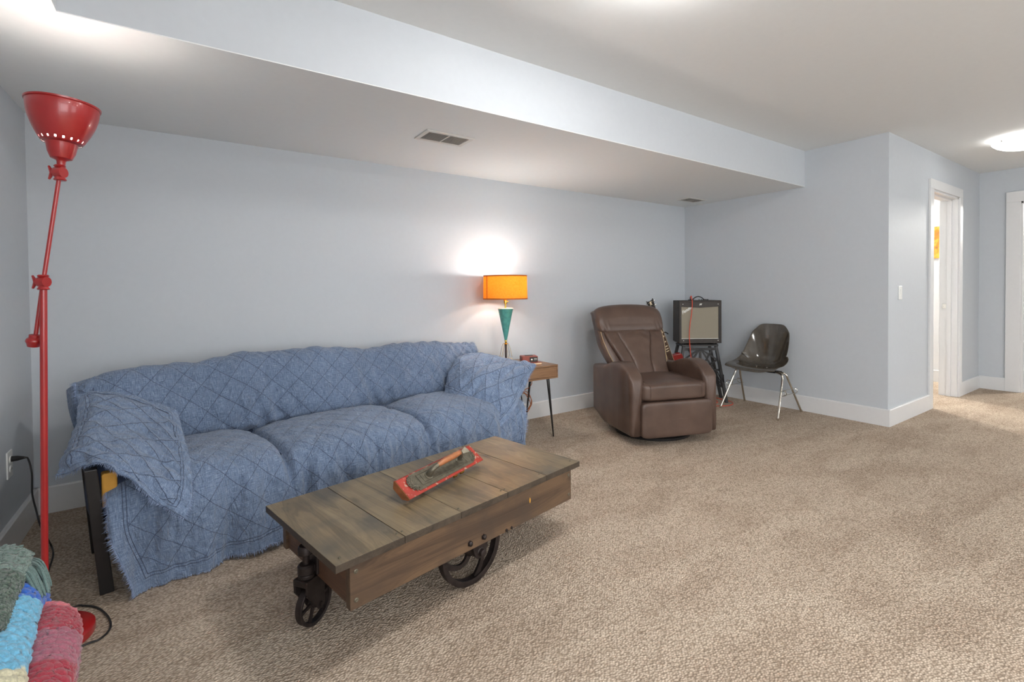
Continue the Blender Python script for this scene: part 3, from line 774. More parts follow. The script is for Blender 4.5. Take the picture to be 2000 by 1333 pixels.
# knot scar, pale
MB().prism([(.0042*cos(q*pi/6), .012*sin(q*pi/6)) for q in range(12)], .0188, .0202, lambda u, v, w_: Vector((.872+u, w_, .262+v))).build('wood_scar', 'mustard_cloth', cart)
for x in (.535, .605):
    MB().lathe([(.011, -.002), (.011, .006), (.008, .011), (.002, .013)], 6, (x, .020, .205), (0, -1, 0)).build('bolt', 'cast_iron', cart, True)
for x in (.73, .76): MB().lathe([(.007, -.002), (.006, .004), (.002, .006)], 6, (x, .020, .185), (0, -1, 0)).build('bolt', 'cast_iron', cart, True)
def spoked_wheel(r, wd, o, axis, parent, nsp=5, curved=True):
    ax = Vector(axis).normalized(); o = Vector(o)
    u = Vector((0, 0, 1)); v = ax.cross(u).normalized()
    m = MB().lathe([(r*.86, -wd/2*.8), (r*.97, -wd/2), (r, -wd/2*.9), (r, wd/2*.9), (r*.97, wd/2), (r*.86, wd/2*.8), (r*.88, 0)], 48, o, ax, close=True)
    wh = m.build('wheel', 'cast_iron', parent, True)
    MB().lathe([(r*.10, -wd*.75), (r*.2, -wd*.6), (r*.24, -wd*.3), (r*.24, wd*.3), (r*.2, wd*.6), (r*.10, wd*.75)], 24, o, ax).build('hub', 'cast_iron', wh, True)
    for k in range(nsp):
        a0 = 2*pi*k/nsp+.35
        pts = []
        for q in range(9):
            t_ = q/8; rr = lerp(r*.18, r*.90, t_); a = a0 + (1.05*sin(t_*pi*.5)*t_ if curved else 0)
            pts.append(o+(u*cos(a)+v*sin(a))*rr)
        # flat section spokes
        mm = MB(); vs = []; fs = []
        for q, p in enumerate(pts):
            tg = (pts[min(q+1, 8)]-pts[max(q-1, 0)]).normalized(); sd = ax.cross(tg)
            w_ = r*.055*(1+.5*abs(q-4)/4)
            vs += [p+sd*w_-ax*wd*.16, p+sd*w_+ax*wd*.16, p-sd*w_+ax*wd*.16, p-sd*w_-ax*wd*.16]
        for q in range(8):
            for c in range(4): fs.append((q*4+c, q*4+(c+1) % 4, q*4+4+(c+1) % 4, q*4+4+c))
        mm.add(vs, fs).build('spoke', 'cast_iron', wh, bevel=.0)
    return wh
for y in (.088, CW-.088):
    spoked_wheel(.148, .034, (.595, y, .148), (0, 1, 0), cart, 4)
MB().tube([(.595, .040, .148), (.595, CW-.040, .148)], .014, 14).build('axle', 'cast_iron', cart, True)
for s, y in ((-1, .034), (1, CW-.034)):
    br = MB().prism([(-.05, .062), (.05, .062), (.028, -.01), (.014, -.024), (-.014, -.024), (-.028, -.01)], y-.009, y+.009, lambda u, v, w_: Vector((.595+u, w_, .148+v))).build('axle_bracket', 'cast_iron', cart, bevel=.003)
    MB().lathe([(.018, 0), (.018, .008), (.014, .012), (.014, .026), (.010, .028)], 20, (.595, y, .148), (0, s, 0)).build('axle_cap', 'cast_iron', br, True)
def caster(x, s):
    y = CW/2+.005
    p = MB()
    p.box((x-.012 if s < 0 else x-.0, y-.028, .30), (x+.034 if s < 0 else x+.02, y+.028, .312))
    c = MB().lathe([(.011, .15), (.011, .30)], 18, (x, y, 0)).build('caster_pin', 'cast_iron', cart, True)
    MB().lathe([(.022, .262), (.026, .265), (.026, .286), (.021, .292)], 24, (x, y, 0)).build('collar', 'cast_iron', c, True)
    MB().lathe([(.024, .196), (.028, .200), (.028, .222), (.022, .228)], 24, (x, y, 0)).build('collar', 'cast_iron', c, True)
    MB().box((x, y-.020, .264), (x-s*.034, y+.020, .288)).box((x, y-.020, .199), (x-s*.034, y+.020, .223)).box((x-s*.022, y-.034, .19), (x-s*.034, y+.034, .30)).build('caster_bracket', 'cast_iron', cart, bevel=.004)
    # swivel fork
    h = radians(24 if s < 0 else 160); d = Vector((cos(h), sin(h), 0)); n = Vector((-sin(h), cos(h), 0)); o = Vector((x, y, 0)); wc = o+d*.034+Vector((0, 0, .075))
    f = MB().lathe([(.022, .178), (.027, .182), (.027, .196), (.020, .199)], 24, (x, y, 0))
    f.prism([(-.030, .160), (.052, .160), (.045, .180), (-.030, .182)], -.030, .030, lambda u, v, w_: o+d*u+n*w_+Vector((0, 0, v)))
    for q in (-1, 1):
        f.prism([(-.030, .172), (.055, .172), (.056, .07), (.044, .056), (.026, .058), (.016, .075), (-.028, .135)], q*.022, q*.030, lambda u, v, w_: o+d*u+n*w_+Vector((0, 0, v)))
    f.build('caster_fork', 'cast_iron', cart, bevel=.003)
    MB().tube([wc-n*.036, wc+n*.036], .007, 10).build('caster_axle', 'cast_iron', cart, True)
    spoked_wheel(.075, .026, wc, n, cart, 6, False)
caster(.034, -1); caster(1.176, 1)

# ------------------------------------------------------------------ painted block with the old door handle, on the cart
Mc = Matrix.Translation(CO) @ Matrix.Rotation(CR, 4, 'Z')
A0 = atz(801, 977, .371); A1 = atz(944, 899, .384)
B0 = atz(778, 938, .425)
ax_ = (A1-A0); BLn = ax_.length; ax_.normalize()
bx_ = (B0-A0); bx_ = (bx_-ax_*bx_.dot(ax_)); BW_ = bx_.length; bx_.normalize(); nx_ = ax_.cross(bx_)
if nx_.z < 0: nx_ = -nx_
blk = thing('door_handle_block', 'red chipped wooden block with an ornate bronze door handle on the cart', 'salvaged door handle', A0)
BM = Matrix((ax_, bx_, nx_)).transposed().to_4x4(); blk.rotation_euler = BM.to_euler()
print('block', BLn, BW_, ax_, bx_, nx_)
th_ = .034
poly = [(0, 0), (BW_, 0), (BW_+.006, -.008), (BW_-.006, -th_), (.030, -th_), (.006, -.014)]
b_ = MB().prism(poly, 0, BLn, lambda u, v, w_: Vector((w_, u, v))).build('block', 'raw_wood', blk, bevel=.002)
MB().box((.002, .001, -.001), (BLn-.001, BW_-.001, .0018)).build('painted_face', 'chipped_red', blk, bevel=.0008)
MB().prism([(BW_, .0012), (BW_+.0075, -.008), (BW_+.0060, -.009), (BW_-.001, -.001)], .002, BLn-.001, lambda u, v, w_: Vector((w_, u, v))).build('painted_edge', 'chipped_red', blk)
# easel feet below
for q in (.12, BLn-.12):
    MB().box((q-.008, .030, -th_-.012), (q+.008, .045, -th_)).build('stand_foot', 'black_metal', blk, bevel=.001)
for q in (.27, .315):
    MB().box((q, .002, -.024), (q+.024, .016, -.012)).build('clip', 'brass', blk, bevel=.002)
# door plate with scalloped ends
m = MB(); out = []
Px0, Px1, Pw = .035, BLn-.04, .033
yc = BW_*.54
def scal(cx_, sg):
    r_ = []
    for k in range(41):
        a = -pi/2+pi*k/40
        rr = .036+.004*cos(k*pi/2.5)
        r_.append((cx_+sg*(rr*cos(a)*.8), yc+sg*rr*sin(a)))
    return r_
outline = scal(Px1-.02, 1)+scal(Px0+.03, -1)
plt = MB().prism(outline, .0018, .0050, lambda u, v, w_: Vector((u, v, w_))).build('door_plate', 'bronze', blk, bevel=.001)
m = MB().box((Px0+.055, yc-.027, .005), (Px1-.05, yc-.0235, .0075)).box((Px0+.055, yc+.0235, .005), (Px1-.05, yc+.027, .0075)).box((Px0+.055, yc-.027, .005), (Px0+.059, yc+.027, .0075)).box((Px1-.054, yc-.027, .005), (Px1-.05, yc+.027, .0075))
m.box((Px0+.075, yc-.018, .005), (Px1-.065, yc+.018, .0068))
m.build('plate_rim', 'bronze', plt, bevel=.0008)
for cx_, sg in ((Px0+.03, -1), (Px1-.02, 1)):
    m = MB()
    for k in range(9):      # scrolls and leaves
        a = -pi/2+pi*k/8
        c = Vector((cx_+sg*.028*cos(a), yc+sg*.029*sin(a), .0055))
        pts = [c+Vector((cos(b)*.007*(1-b/9), sin(b)*.007*(1-b/9), .001)) for b in [q*.7 for q in range(11)]]
        m.tube(pts, .0018, 6)
    for k in range(6):
        a = -pi/2+pi*(k+.5)/6
        m.lathe([(.005, 0), (.004, .002), (.001, .003)], 10, (cx_+sg*.013*cos(a), yc+sg*.017*sin(a), .005))
    m.build('scrollwork', 'bronze', plt, True)
MB().lathe([(.017, 0), (.017, .004), (.012, .006), (.010, .003)], 28, (BLn-.125, yc, .006)).build('keyhole_cover', 'bronze', blk, True)
# handle grip: bronze ends, turned wooden middle, thumb latch
g0 = Vector((.145, yc, .012)); g1 = Vector((.335, yc, .012))
path = spline([g0, g0+Vector((.005, 0, .028)), g0+Vector((.05, 0, .045)), g0+Vector((.12, 0, .052)), g1+Vector((-.03, 0, .052)), g1+Vector((-.005, 0, .030)), g1], 6)
n_ = len(path)
MB().tube(path[:11], [.015-.0006*i for i in range(11)], 14).build('grip_end', 'bronze', blk, True)
MB().tube(path[9:26], [.0085+.0045*sin(pi*i/16) for i in range(17)], 16).build('grip', 'handle_wood', blk, True)
MB().tube(path[24:], [.009]*(n_-24), 12).build('grip_end', 'bronze', blk, True)
MB().lathe([(.019, 0), (.019, .003), (.013, .007), (.009, .008)], 24, (g0.x, g0.y, .006)).lathe([(.017, 0), (.017, .003), (.009, .007)], 24, (g1.x, g1.y, .006)).build('grip_rose', 'bronze', blk, True)
MB().prism([(0, -.006), (.030, -.017), (.034, 0), (.030, .017), (0, .006)], .052, .056, lambda u, v, w_: Vector((g1.x-.012+u, yc+v, w_+u*.35))).build('thumb_latch', 'bronze', blk, bevel=.001)

# ------------------------------------------------------------------ side table with hairpin legs
TX0, TX1, TY0, TY1, TZ = 2.075, 2.425, 2.925, 3.36, .575
st = thing('side_table', 'small walnut side table with black hairpin legs beside the sofa', 'side table', ((TX0+TX1)/2, (TY0+TY1)/2, 0))
hx, hy = (TX1-TX0)/2, (TY1-TY0)/2
m = MB().box((-hx, -hy, TZ-.012), (hx, hy, TZ)).box((-hx, -hy, TZ-.105), (hx, hy, TZ-.093)).box((-hx, -hy, TZ-.093), (-hx+.012, hy, TZ-.012)).box((hx-.012, -hy, TZ-.093), (hx, hy, TZ-.012)).box((-hx+.012, hy-.01, TZ-.093), (hx-.012, hy, TZ-.012))
m.build('case', 'walnut', st, bevel=.0012)
MB().box((-hx+.014, -hy-.001, TZ-.091), (hx-.014, -hy+.012, TZ-.014)).build('drawer_front', 'walnut', st, bevel=.001)
for sx in (-1, 1):
    for sy in (-1, 1):
        cx_, cy_ = sx*(hx-.05), sy*(hy-.05); zt = TZ-.105
        foot = Vector((cx_+sx*.022, cy_+sy*.022, .006))
        a = Vector((cx_+sx*.03, cy_-sy*.045, zt)); b = Vector((cx_-sx*.045, cy_+sy*.03, zt))
        pts = [a, a.lerp(foot, .95)]+[foot]+[b.lerp(foot, .95), b]
        mm = MB().tube(spline([a, a.lerp(foot, .5), a.lerp(foot, .93), foot, b.lerp(foot, .93), b.lerp(foot, .5), b], 5), .0055, 8)
        mm.box((min(a.x, b.x)-.008, min(a.y, b.y)-.008, zt-.003), (max(a.x, b.x)+.008, max(a.y, b.y)+.008, zt))
        mm.build('leg', 'black_metal', st, True)

# ------------------------------------------------------------------ table lamp
LXY = (2.14, 3.235)
tl = thing('table_lamp', 'teal cone table lamp with glowing orange drum shade on the side table', 'table lamp', (LXY[0], LXY[1], TZ))
z0 = 0.
MB().lathe([(.060, 0), (.066, .004), (.066, .026), (.060, .030)], 6).build('base_block', 'brown_enamel', tl, bevel=.002)
MB().lathe([(.060, .030), (.062, .032), (.062, .036), (.058, .038)], 6).build('base_plate', 'pearl', tl)
MB().lathe([(.008, .038), (.008, .155)], 14).build('stem', 'brown_enamel', tl, True)
for k in range(6):
    a = 2*pi*k/6+.3
    MB().tube(spline([(.006*cos(a), .006*sin(a), .158), (.020*cos(a), .020*sin(a), .158), (.032*cos(a), .032*sin(a), .13), (.050*cos(a), .050*sin(a), .05)], 5), .0016, 6).build('wire_leg', 'brass', tl, True)
MB().lathe([(.009, .148), (.012, .155), (.008, .160), (.010, .182), (.009, .186)], 18).build('collar', 'brass', tl, True)
MB().lathe([(.010, .186), (.060, .435), (.062, .438)], 40).build('cone', 'teal_enamel', tl, True)
MB().lathe([(.062, .438), (.0635, .440), (.062, .443), (.004, .444)], 40).build('cone_cap', 'white_enamel', tl, True)
MB().lathe([(.007, .444), (.007, .475), (.013, .478), (.015, .505), (.012, .52), (.013, .53), (.013, .57)], 20).tube([(0, 0, .49), (.028, 0, .495)], .004, 8).build('socket', 'brass', tl, True)
SH0, SH1, SRr = 1.094-TZ, 1.277-TZ, .178
BZ = 1.225-TZ
# shade: open drum with real thickness
pr = [(SRr, SH0), (SRr-.004, SH1), (SRr-.0055, SH1), (SRr-.0015, SH0)]
MB().lathe(pr, 64, close=True).build('lamp_shade', 'shade_linen', tl, True)
for zz, nm in ((SH0, 'shade_rim'), (SH1, 'shade_rim')):
    rr = SRr if zz == SH0 else SRr-.004
    MB().lathe([(rr+.0012, zz-.005), (rr+.0012, zz+.005), (rr-.003, zz+.005), (rr-.003, zz-.005)], 64, close=True).build(nm, 'shade_trim', tl, True)
aS = math.atan2(-LXY[1], -LXY[0])-.95
MB().box((-.0015, -.004, SH0), (.0015, .004, SH1)).build('shade_seam', 'shade_trim', tl).location = ((SRr-.001)*cos(aS), (SRr-.001)*sin(aS), 0)
for k in range(3):
    a = 2*pi*k/3
    MB().tube([(0, 0, SH1-.012), ((SRr-.006)*cos(a), (SRr-.006)*sin(a), SH1-.004)], .0015, 6).build('spider_arm', 'brass', tl, True)
MB().lathe([(.004, SH1-.03), (.004, SH1), (.008, SH1+.004), (.007, SH1+.012), (.002, SH1+.014)], 14).build('finial', 'pearl', tl, True)
MB().lathe([(.013, BZ-.05), (.016, BZ-.035), (.028, BZ), (.027, BZ+.012), (.016, BZ+.026), (.003, BZ+.03)], 20).build('bulb', 'bulb_glow', tl, True)
p_ = point('table_bulb_light', (LXY[0], LXY[1], TZ+BZ+.045), W_TABLE, .022, (1, .975, .95))
p_ = point('table_bulb_light', (LXY[0], LXY[1], TZ+BZ-.065), W_TABLE*.36, .018, (1, .975, .95))
p_.location = (LXY[0]+.03, LXY[1]-.03, TZ+BZ-.045)

# clock radio on a red book
q0 = (2.262, 3.075)
bk = thing('book', 'thin dark red book lying flat under the clock radio', 'book', (q0[0], q0[1], TZ), radians(-12))
MB().box((-.075, -.058, .002), (.075, .056, .014)).build('pages', 'cream_binding', bk)
MB().box((-.078, -.060, 0), (.078, .060, .002)).box((-.078, -.060, .014), (.078, .060, .016)).box((-.078, .056, .002), (.078, .060, .014)).build('cover', 'radio_red', bk, bevel=.0006)
rd = thing('clock_radio', 'small red-brown clock radio with dark dial on the side table', 'radio', (q0[0]-.012, q0[1]+.0, TZ+.016), radians(-22))
MB().box((-.064, -.045, 0), (.064, .045, .052)).build('case', 'radio_red', rd, bevel=.005)
MB().box((-.004, -.047, .008), (.060, -.0445, .045)).build('dial', 'black_plastic', rd, bevel=.001)
MB().lathe([(.009, 0), (.009, .004), (.006, .006)], 16, (.012, -.047, .024), (0, -1, 0)).build('knob', 'chrome', rd, True)
MB().box((.030, -.0480, .030), (.055, -.0470, .034)).box((.030, -.0480, .022), (.055, -.0470, .024)).build('tuning_scale', 'silver_print', rd)
MB().box((-.03, -.015, .052), (.03, .018, .056)).build('top_button', 'brown_enamel', rd, bevel=.001)

# brown lamp cord coiled below the side table
pts = [Vector((2.20, 3.368, TZ+.003)), Vector((2.26, 3.372, TZ-.02)), Vector((2.33, 3.37, .49)), Vector((2.375, 3.30, .455)), Vector((2.372, 3.20, .405)), Vector((2.345, 3.20, .360)), Vector((2.30, 3.20, .345))]
for k in range(1, 62):
    a = pi*.5-k*.30; rr = .095+.012*sin(k*.7); rx = rr*.86
    pts.append(Vector((2.272+rx*cos(a)+.006*sin(k*.21), 3.20+.012*sin(k*.9), .235+rr*sin(a))))
MB().tube([q-Vector(tl.location) for q in spline(pts, 3)], .0034, 7).build('cord', 'copper_wire', tl, True)

# ------------------------------------------------------------------ red floor lamp
RB = Vector((-.400, 2.190, 0))
rl = thing('floor_lamp', 'tall red enamel floor lamp with upturned shade at left', 'floor lamp', RB)
MB().lathe([(.127, 0), (.128, .004), (.127, .022), (.120, .028), (.060, .031), (.045, .034), (.043, .038), (.020, .040), (.018, .055)], 56).build('base', 'red_enamel', rl, True)
def RL(px, py, y=2.190): return aty(px, py, y)-RB
J = RL(84.5, 551); T1 = RL(87.0, 1060)
MB().tube([Vector((0, 0, .05)), T1*.5+Vector((0, 0, .0)) if False else Vector((T1.x*.6, 0, T1.z*.6)), T1, Vector((J.x, J.y, J.z-.02))], .0096, 20).build('pole', 'red_enamel', rl, True)
def knuckle(c, s=1.):
    m = MB().lathe([(.016*s, -.030*s), (.019*s, -.027*s), (.014*s, -.018*s), (.012*s, .016*s), (.018*s, .022*s), (.014*s, .027*s)], 20, c)
    m.lathe([(.019*s, -.014*s), (.020*s, -.008*s), (.020*s, .008*s), (.019*s, .014*s)], 22, c, (.826, -.56, 0))
    k = m.build('joint', 'red_enamel', rl, True)
    d = Vector((-.826, .56, 0))
    w = MB().tube([c+d*.014*s, c+d*.032*s], .006*s, 10)
    for q in (-1, 1):
        w.tube([c+d*.030*s, c+d*.034*s+Vector((0, 0, q*.012*s)), c+d*.040*s+Vector((0, 0, q*.024*s))], [.006*s, .0055*s, .0035*s], 8)
    w.build('wing_nut', 'red_enamel', k, True)
knuckle(J, .88)
K = RL(117, 337, 2.185); Lw = RL(66.5, 667, 2.215)
mid = J+Vector((-.008, .018, 0))
MB().tube([K, J.lerp(K, .03)+Vector((0, .0, 0)), ], .0060, 14).build('upper_arm', 'red_enamel', rl, True)
MB().tube([J+Vector((-.004, .020, .0)), Lw+Vector((.004, 0, .015))], .0060, 14).build('lower_arm', 'red_enamel', rl, True)
d_ = (J-Lw).normalized()
MB().lathe([(.008, .024), (.015, .022), (.015, .012), (.020, .008), (.022, 0), (.018, -.008), (.015, -.018), (.008, -.020)], 24, Lw, d_).build('counterweight', 'red_enamel', rl, True)
knuckle(K, .92)
# shade, opening upward, pierced by a ring of holes
N0 = RL(119.5, 316, 2.19); RC = RL(116.5, 204, 2.19)
sax = Vector((.045, .02, 1)).normalized()
hS = (RC-N0).length*1.0
rim = .0935
print('shade', hS, N0, RC, Lw, J)
profo = [(.011, -.012), (.012, 0), (.014, .004), (.028, .010), (.036, .030), (.040, .052), (.042, .060), (.051, .064)]
MB().lathe([(a, b) for a, b in profo]+[(.046, .066), (.040, .060), (.034, .03), (.026, .014), (.010, .008)], 48, N0, sax).build('shade_neck', 'red_enamel', rl, True)
# bowl: build with holes by leaving out faces in one ring
def bowl_prof():
    P = []
    for k in range(22):
        t_ = k/21; z = .062+(hS-.062)*t_; r_ = .051+(rim-.051)*(sin(t_*pi/2)**.9)
        P.append((r_, z))
    return P
BP = bowl_prof(); ns = 144
ux = sax.cross(Vector((0, 1, 0))).normalized(); vx = sax.cross(ux)
vs = []; fs = []
for (r_, z) in BP:
    for k in range(ns):
        a = 2*pi*k/ns; vs.append(N0+sax*z+(ux*cos(a)+vx*sin(a))*r_)
for i in range(len(BP)-1):
    for k in range(ns):
        if i == 1 and (k % 8) in (0, 1): continue
        fs.append((i*ns+k, i*ns+(k+1) % ns, (i+1)*ns+(k+1) % ns, (i+1)*ns+k))
sh = mesh('lamp_shade', vs, fs, 'red_enamel', rl, True)
sh.data.materials.append(MATS['white_enamel']); md = sh.modifiers.new('solid', 'SOLIDIFY'); md.thickness = .002; md.offset = 0; md.material_offset = 1
MB().lathe([(rim-.001, hS-.003), (rim+.004, hS-.002), (rim+.005, hS+.003), (rim, hS+.004), (rim-.003, hS+.001)], 64, N0, sax, close=True).build('shade_rim', 'red_enamel', rl, True)
MB().lathe([(.012, .035), (.014, .05), (.027, .085), (.024, .108), (.004, .12)], 20, N0, sax).build('bulb', 'bulb_glow', rl, True)
pb = N0+RB+sax*.178
point('floor_lamp_light', pb, W_RED, .028, (1, 1, 1))
# cords
MB().tube([(XL+.010, 3.07, .418), (XL+.028, 3.068, .418), (XL+.045, 3.06, .419), (XL+.06, 3.055, .419)], [.013, .012, .008, .004], 12).build('plug', 'black_plastic', rl, True).location = -RB
pc = [Vector((XL+.055, 3.058, .419)), atx(55, 897, -.585), atx(62, 925, -.57), atx(63, 965, -.56), aty(70, 995, 2.85), aty(80, 1030, 2.75), atz(98, 1062, .02), atz(104, 1082, .004), atz(98, 1105, .004), atz(88, 1130, .004), atz(60, 1165, .004), RB+Vector((-.22, -.05, .004)), RB+Vector((-.13, .10, .004)),
      atz(135, 1190, .004), atz(165, 1184, .004), atz(192, 1189, .004), atz(212, 1207, .004), atz(215, 1228, .004), atz(195, 1249, .004), atz(160, 1263, .004), RB+Vector((.0, -.16, .004)), RB+Vector((-.06, -.20, .004))]
MB().tube(spline(pc, 8), .0034, 8).build('cord', 'black_plastic', rl, True).location = -RB

# ------------------------------------------------------------------ recliner
RO = Vector((3.13, 2.59, 0)); RR = radians(-20)
rc = thing('recliner', 'brown leather swivel recliner armchair with tall headrest', 'armchair', RO, RR)
MB().lathe([(.285, 0), (.300, .004), (.302, .022), (.285, .032), (.10, .036)], 56, (.02, .03, 0)).build('swivel_base', 'black_wood', rc, True)
MB().lathe([(.09, .03), (.09, .10)], 24, (.02, .03, 0)).build('swivel_post', 'black_metal', rc, True)
MB().box((-.27, -.24, .085), (.27, .28, .16)).build('under_frame', 'black_wood', rc, bevel=.01)
def soft(fn, nu, nv, name, mat='brown_leather', closed_u=True):
    vs = [fn(i/nu, j/nv) for j in range(nv+1) for i in range(nu)]
    fs = []
    for j in range(nv):
        for i in range(nu): fs.append((j*nu+i, j*nu+(i+1) % nu, (j+1)*nu+(i+1) % nu, (j+1)*nu+i))
    c0 = len(vs); vs.append(sum((vs[i] for i in range(nu)), Vector())/nu); c1 = len(vs); vs.append(sum((vs[nv*nu+i] for i in range(nu)), Vector())/nu)
    for i in range(nu): fs.append((c0, (i+1) % nu, i)); fs.append((c1, nv*nu+i, nv*nu+(i+1) % nu))
    return mesh(name, vs, fs, mat, rc, True)
# side/arm: section swept from front to back; outer flat side, rolled crown leaning inward
def arm(sx):
    def fn(a, b):
        y = lerp(-.335, .33, b)
        endf = 1-sstep(.0, .05, b)*1.0
        top = .575 - .045*sstep(.25, 1, b) + .03*sin(pi*min(1, b*1.5))
        qf = max(0, 1-b/.30); frontdrop = .13*(1-sqrt(max(0, 1-qf*qf*.96)))
        top -= frontdrop
        bot = .078+ .065*sstep(.65, 1, b)
        # outline: superellipse-like, a around
        ang = 2*pi*a
        c, s_ = cos(ang), sin(ang)
        w = .047+.012*sstep(.0, .3, b)
        sxp = math.copysign(abs(c)**.30, c); szp = math.copysign(abs(s_)**.16, s_)
        x = w*sxp; z = (top+bot)/2+(top-bot)/2*szp
        # crown thickens inward
        k = sstep(top-.20, top-.03, z)
        x -= (.5*(1-sxp)/1.)*.016*k
        rnd = sstep(0, .035, b)*sstep(1, .96, b)
        xx = (x+w*0)*(.72+.28*rnd)
        z = lerp((top+bot)/2, z, .985+.015*rnd)
        wr = .0035*nz(a*6, y*9, sx)+.003*sin(y*60+a*8)*k*sstep(.3, 0, b)
        return Vector((sx*(.318+xx+wr), y, z))
    o = soft(fn, 56, 60, 'arm'); return o
for sx in (-1, 1):
    a_ = arm(sx)
    MB().tube(spline([(sx*.367, -.30, .43), (sx*.370, -.1, .455), (sx*.370, .15, .47), (sx*.366, .31, .455)], 8), .0018, 6).build('seam', 'brown_leather', a_, True)
    MB().tube(spline([(sx*.352, -.325, .10), (sx*.356, -.322, .28), (sx*.352, -.305, .45), (sx*.34, -.27, .53)], 8), .0022, 6).build('seam', 'brown_leather', a_, True)
# seat cushion
m = rbox((-.286, -.355, .328), (.286, .22, .462), e=8, n=16)
for v in m.v:
    q = (1-min(1, abs(v.x)/.29)**2.5)*(1-min(1, abs(v.y+.1)/.27)**2.5)
    if v.z > .40: v.z += .018*q + .002*nz(v.x*9, v.y*9)
    for xs in (-.21, .21):
        v.z -= .006*math.exp(-((v.x-xs)/.010)**2) if v.z > .42 else 0
seat = m.build('seat', 'brown_leather', rc, True)
for xs in (-.215, .215):
    MB().tube(spline([(xs, -.358, .36), (xs, -.357, .42), (xs, -.335, .452), (xs, -.2, .470), (xs, .05, .474)], 8), .0016, 6).build('seam', 'brown_leather', seat, True)
# footrest panel
m = rbox((-.290, -.368, .066), (.303, -.27, .330), e=11, n=16)
for v in m.v:
    if v.y < -.33: v.y += .003*nz(v.x*7, v.z*7)-.001*math.exp(-((v.z-.20)/.004)**2)
fr = m.build('footrest', 'brown_leather', rc, True)
MB().tube([(-.27, -.3655, .195), (0, -.3665, .197), (.28, -.3655, .195)], .0012, 6).build('seam', 'brown_leather', fr, True)
# back: one padded shell; sections by height
def backline(z):  # y of the front surface
    t_ = max(0, (z-.42)/(1.04-.42)); return .055+.38*t_**.78
def back_fn(a, b):
    z = lerp(.36, 1.010, b)
    t_ = b
    w = .262+.055*sstep(.35, .0, b)*-1+.045*sstep(.1, .62, b)
    w = .235+.075*sstep(.05, .55, b)-.0*sstep(.9, 1, b)
    th = .075+.02*sin(pi*t_)
    if t_ > .94: w *= sqrt(max(.0, 1-((t_-.94)/.06)**2*.35)); 
    ang = 2*pi*a; c, s_ = cos(ang), sin(ang)
    x = w*math.copysign(abs(c)**.5, c); yy = th*math.copysign(abs(s_)**.55, s_)
    crown = .03*(1-(x/w)**2)
    zz = z
    if t_ > .85: zz = z-.035*(abs(x)/w)**2.5*sstep(.85, 1, t_)
    endr = sqrt(max(0, 1-max(0, (t_-.93)/.07)**2))
    yy *= .35+.65*endr
    return Vector((x, backline(z)+.085+yy, zz))
bk_ = soft(back_fn, 64, 60, 'backrest')
# side wings: piped edge strip
for sx in (-1, 1):
    MB().tube(spline([(sx*.292, backline(.80)+.020, .80), (sx*.287, backline(.72)+.020, .72), (sx*.268, backline(.62)+.014, .62), (sx*.245, backline(.54)+.01, .54)], 8), .0035, 6).build('piping', 'leather_piping', bk_, True)
# back pads in front: centre pad and two side pads
def pad(name, x0, x1, zlo, zhi, thick, wr=0., taper=0., zc=0.):
    def fn(a, b):
        z = lerp(zlo, zhi, b); c, s_ = cos(2*pi*a), sin(2*pi*a)
        xa, xb = x0(z), x1(z); w = (xb-xa)/2; x = (xa+xb)/2+w*math.copysign(abs(c)**.5, c)
        th = thick*(sin(pi*min(1, max(0, b)))**.35 if 0 < b < 1 else 0.02)
        yy = th*math.copysign(abs(s_)**.7, s_)
        dis = 0
        if wr:
            dis = wr*(sin(z*70+x*55*(1 if x > 0 else -1)+2.5*nz(x*9, z*9))*.5+nz(x*14, z*22))*(.35+sstep(.5, 1., b))
        return Vector((x, backline(z)+yy*1.0+(dis if s_ < 0 else 0)-.0, z))
    return soft(fn, 48, 50, name)
cl = lambda z: -.165+.085*sstep(.84, .50, z)
cr_ = lambda z: .165-.085*sstep(.84, .50, z)
pad('back_pad', cl, cr_, .42, .815, .040, .006)
pad('back_pad', lambda z: -.272+.10*sstep(.80, .46, z), lambda z: cl(z)+.006, .43, .80, .046, .004)
pad('back_pad', lambda z: cr_(z)-.006, lambda z: .272-.055*sstep(.80, .46, z), .43, .80, .046, .004)
# headrest roll
def head_fn(a, b):
    x = lerp(-.315, .315, b); q = 2*b-1
    c, s_ = cos(2*pi*a), sin(2*pi*a)
    er = (max(0., 1-abs(q)**7))**.5
    hz = .112*(.55+.45*er); hy = .066*(.45+.55*er)
    zc = .892-.004*q*q; 
    z_ = zc+hz*math.copysign(abs(s_)**.75, s_)
    yy = backline(.89)+.030+(z_-.89)*.45+hy*math.copysign(abs(c)**.8, c)
    z = z_
    z += .022*(1-q*q)*(1 if s_ > 0 else -.35)
    wr = .004*sin(x*160+z*40)*sstep(.55, .9, abs(q))*sstep(.9, .82, z)+.0015*nz(x*16, z*10)
    yy += 0
    return Vector((x, yy+(wr if c < 0 else 0), z))
hd = soft(head_fn, 64, 90, 'headrest')

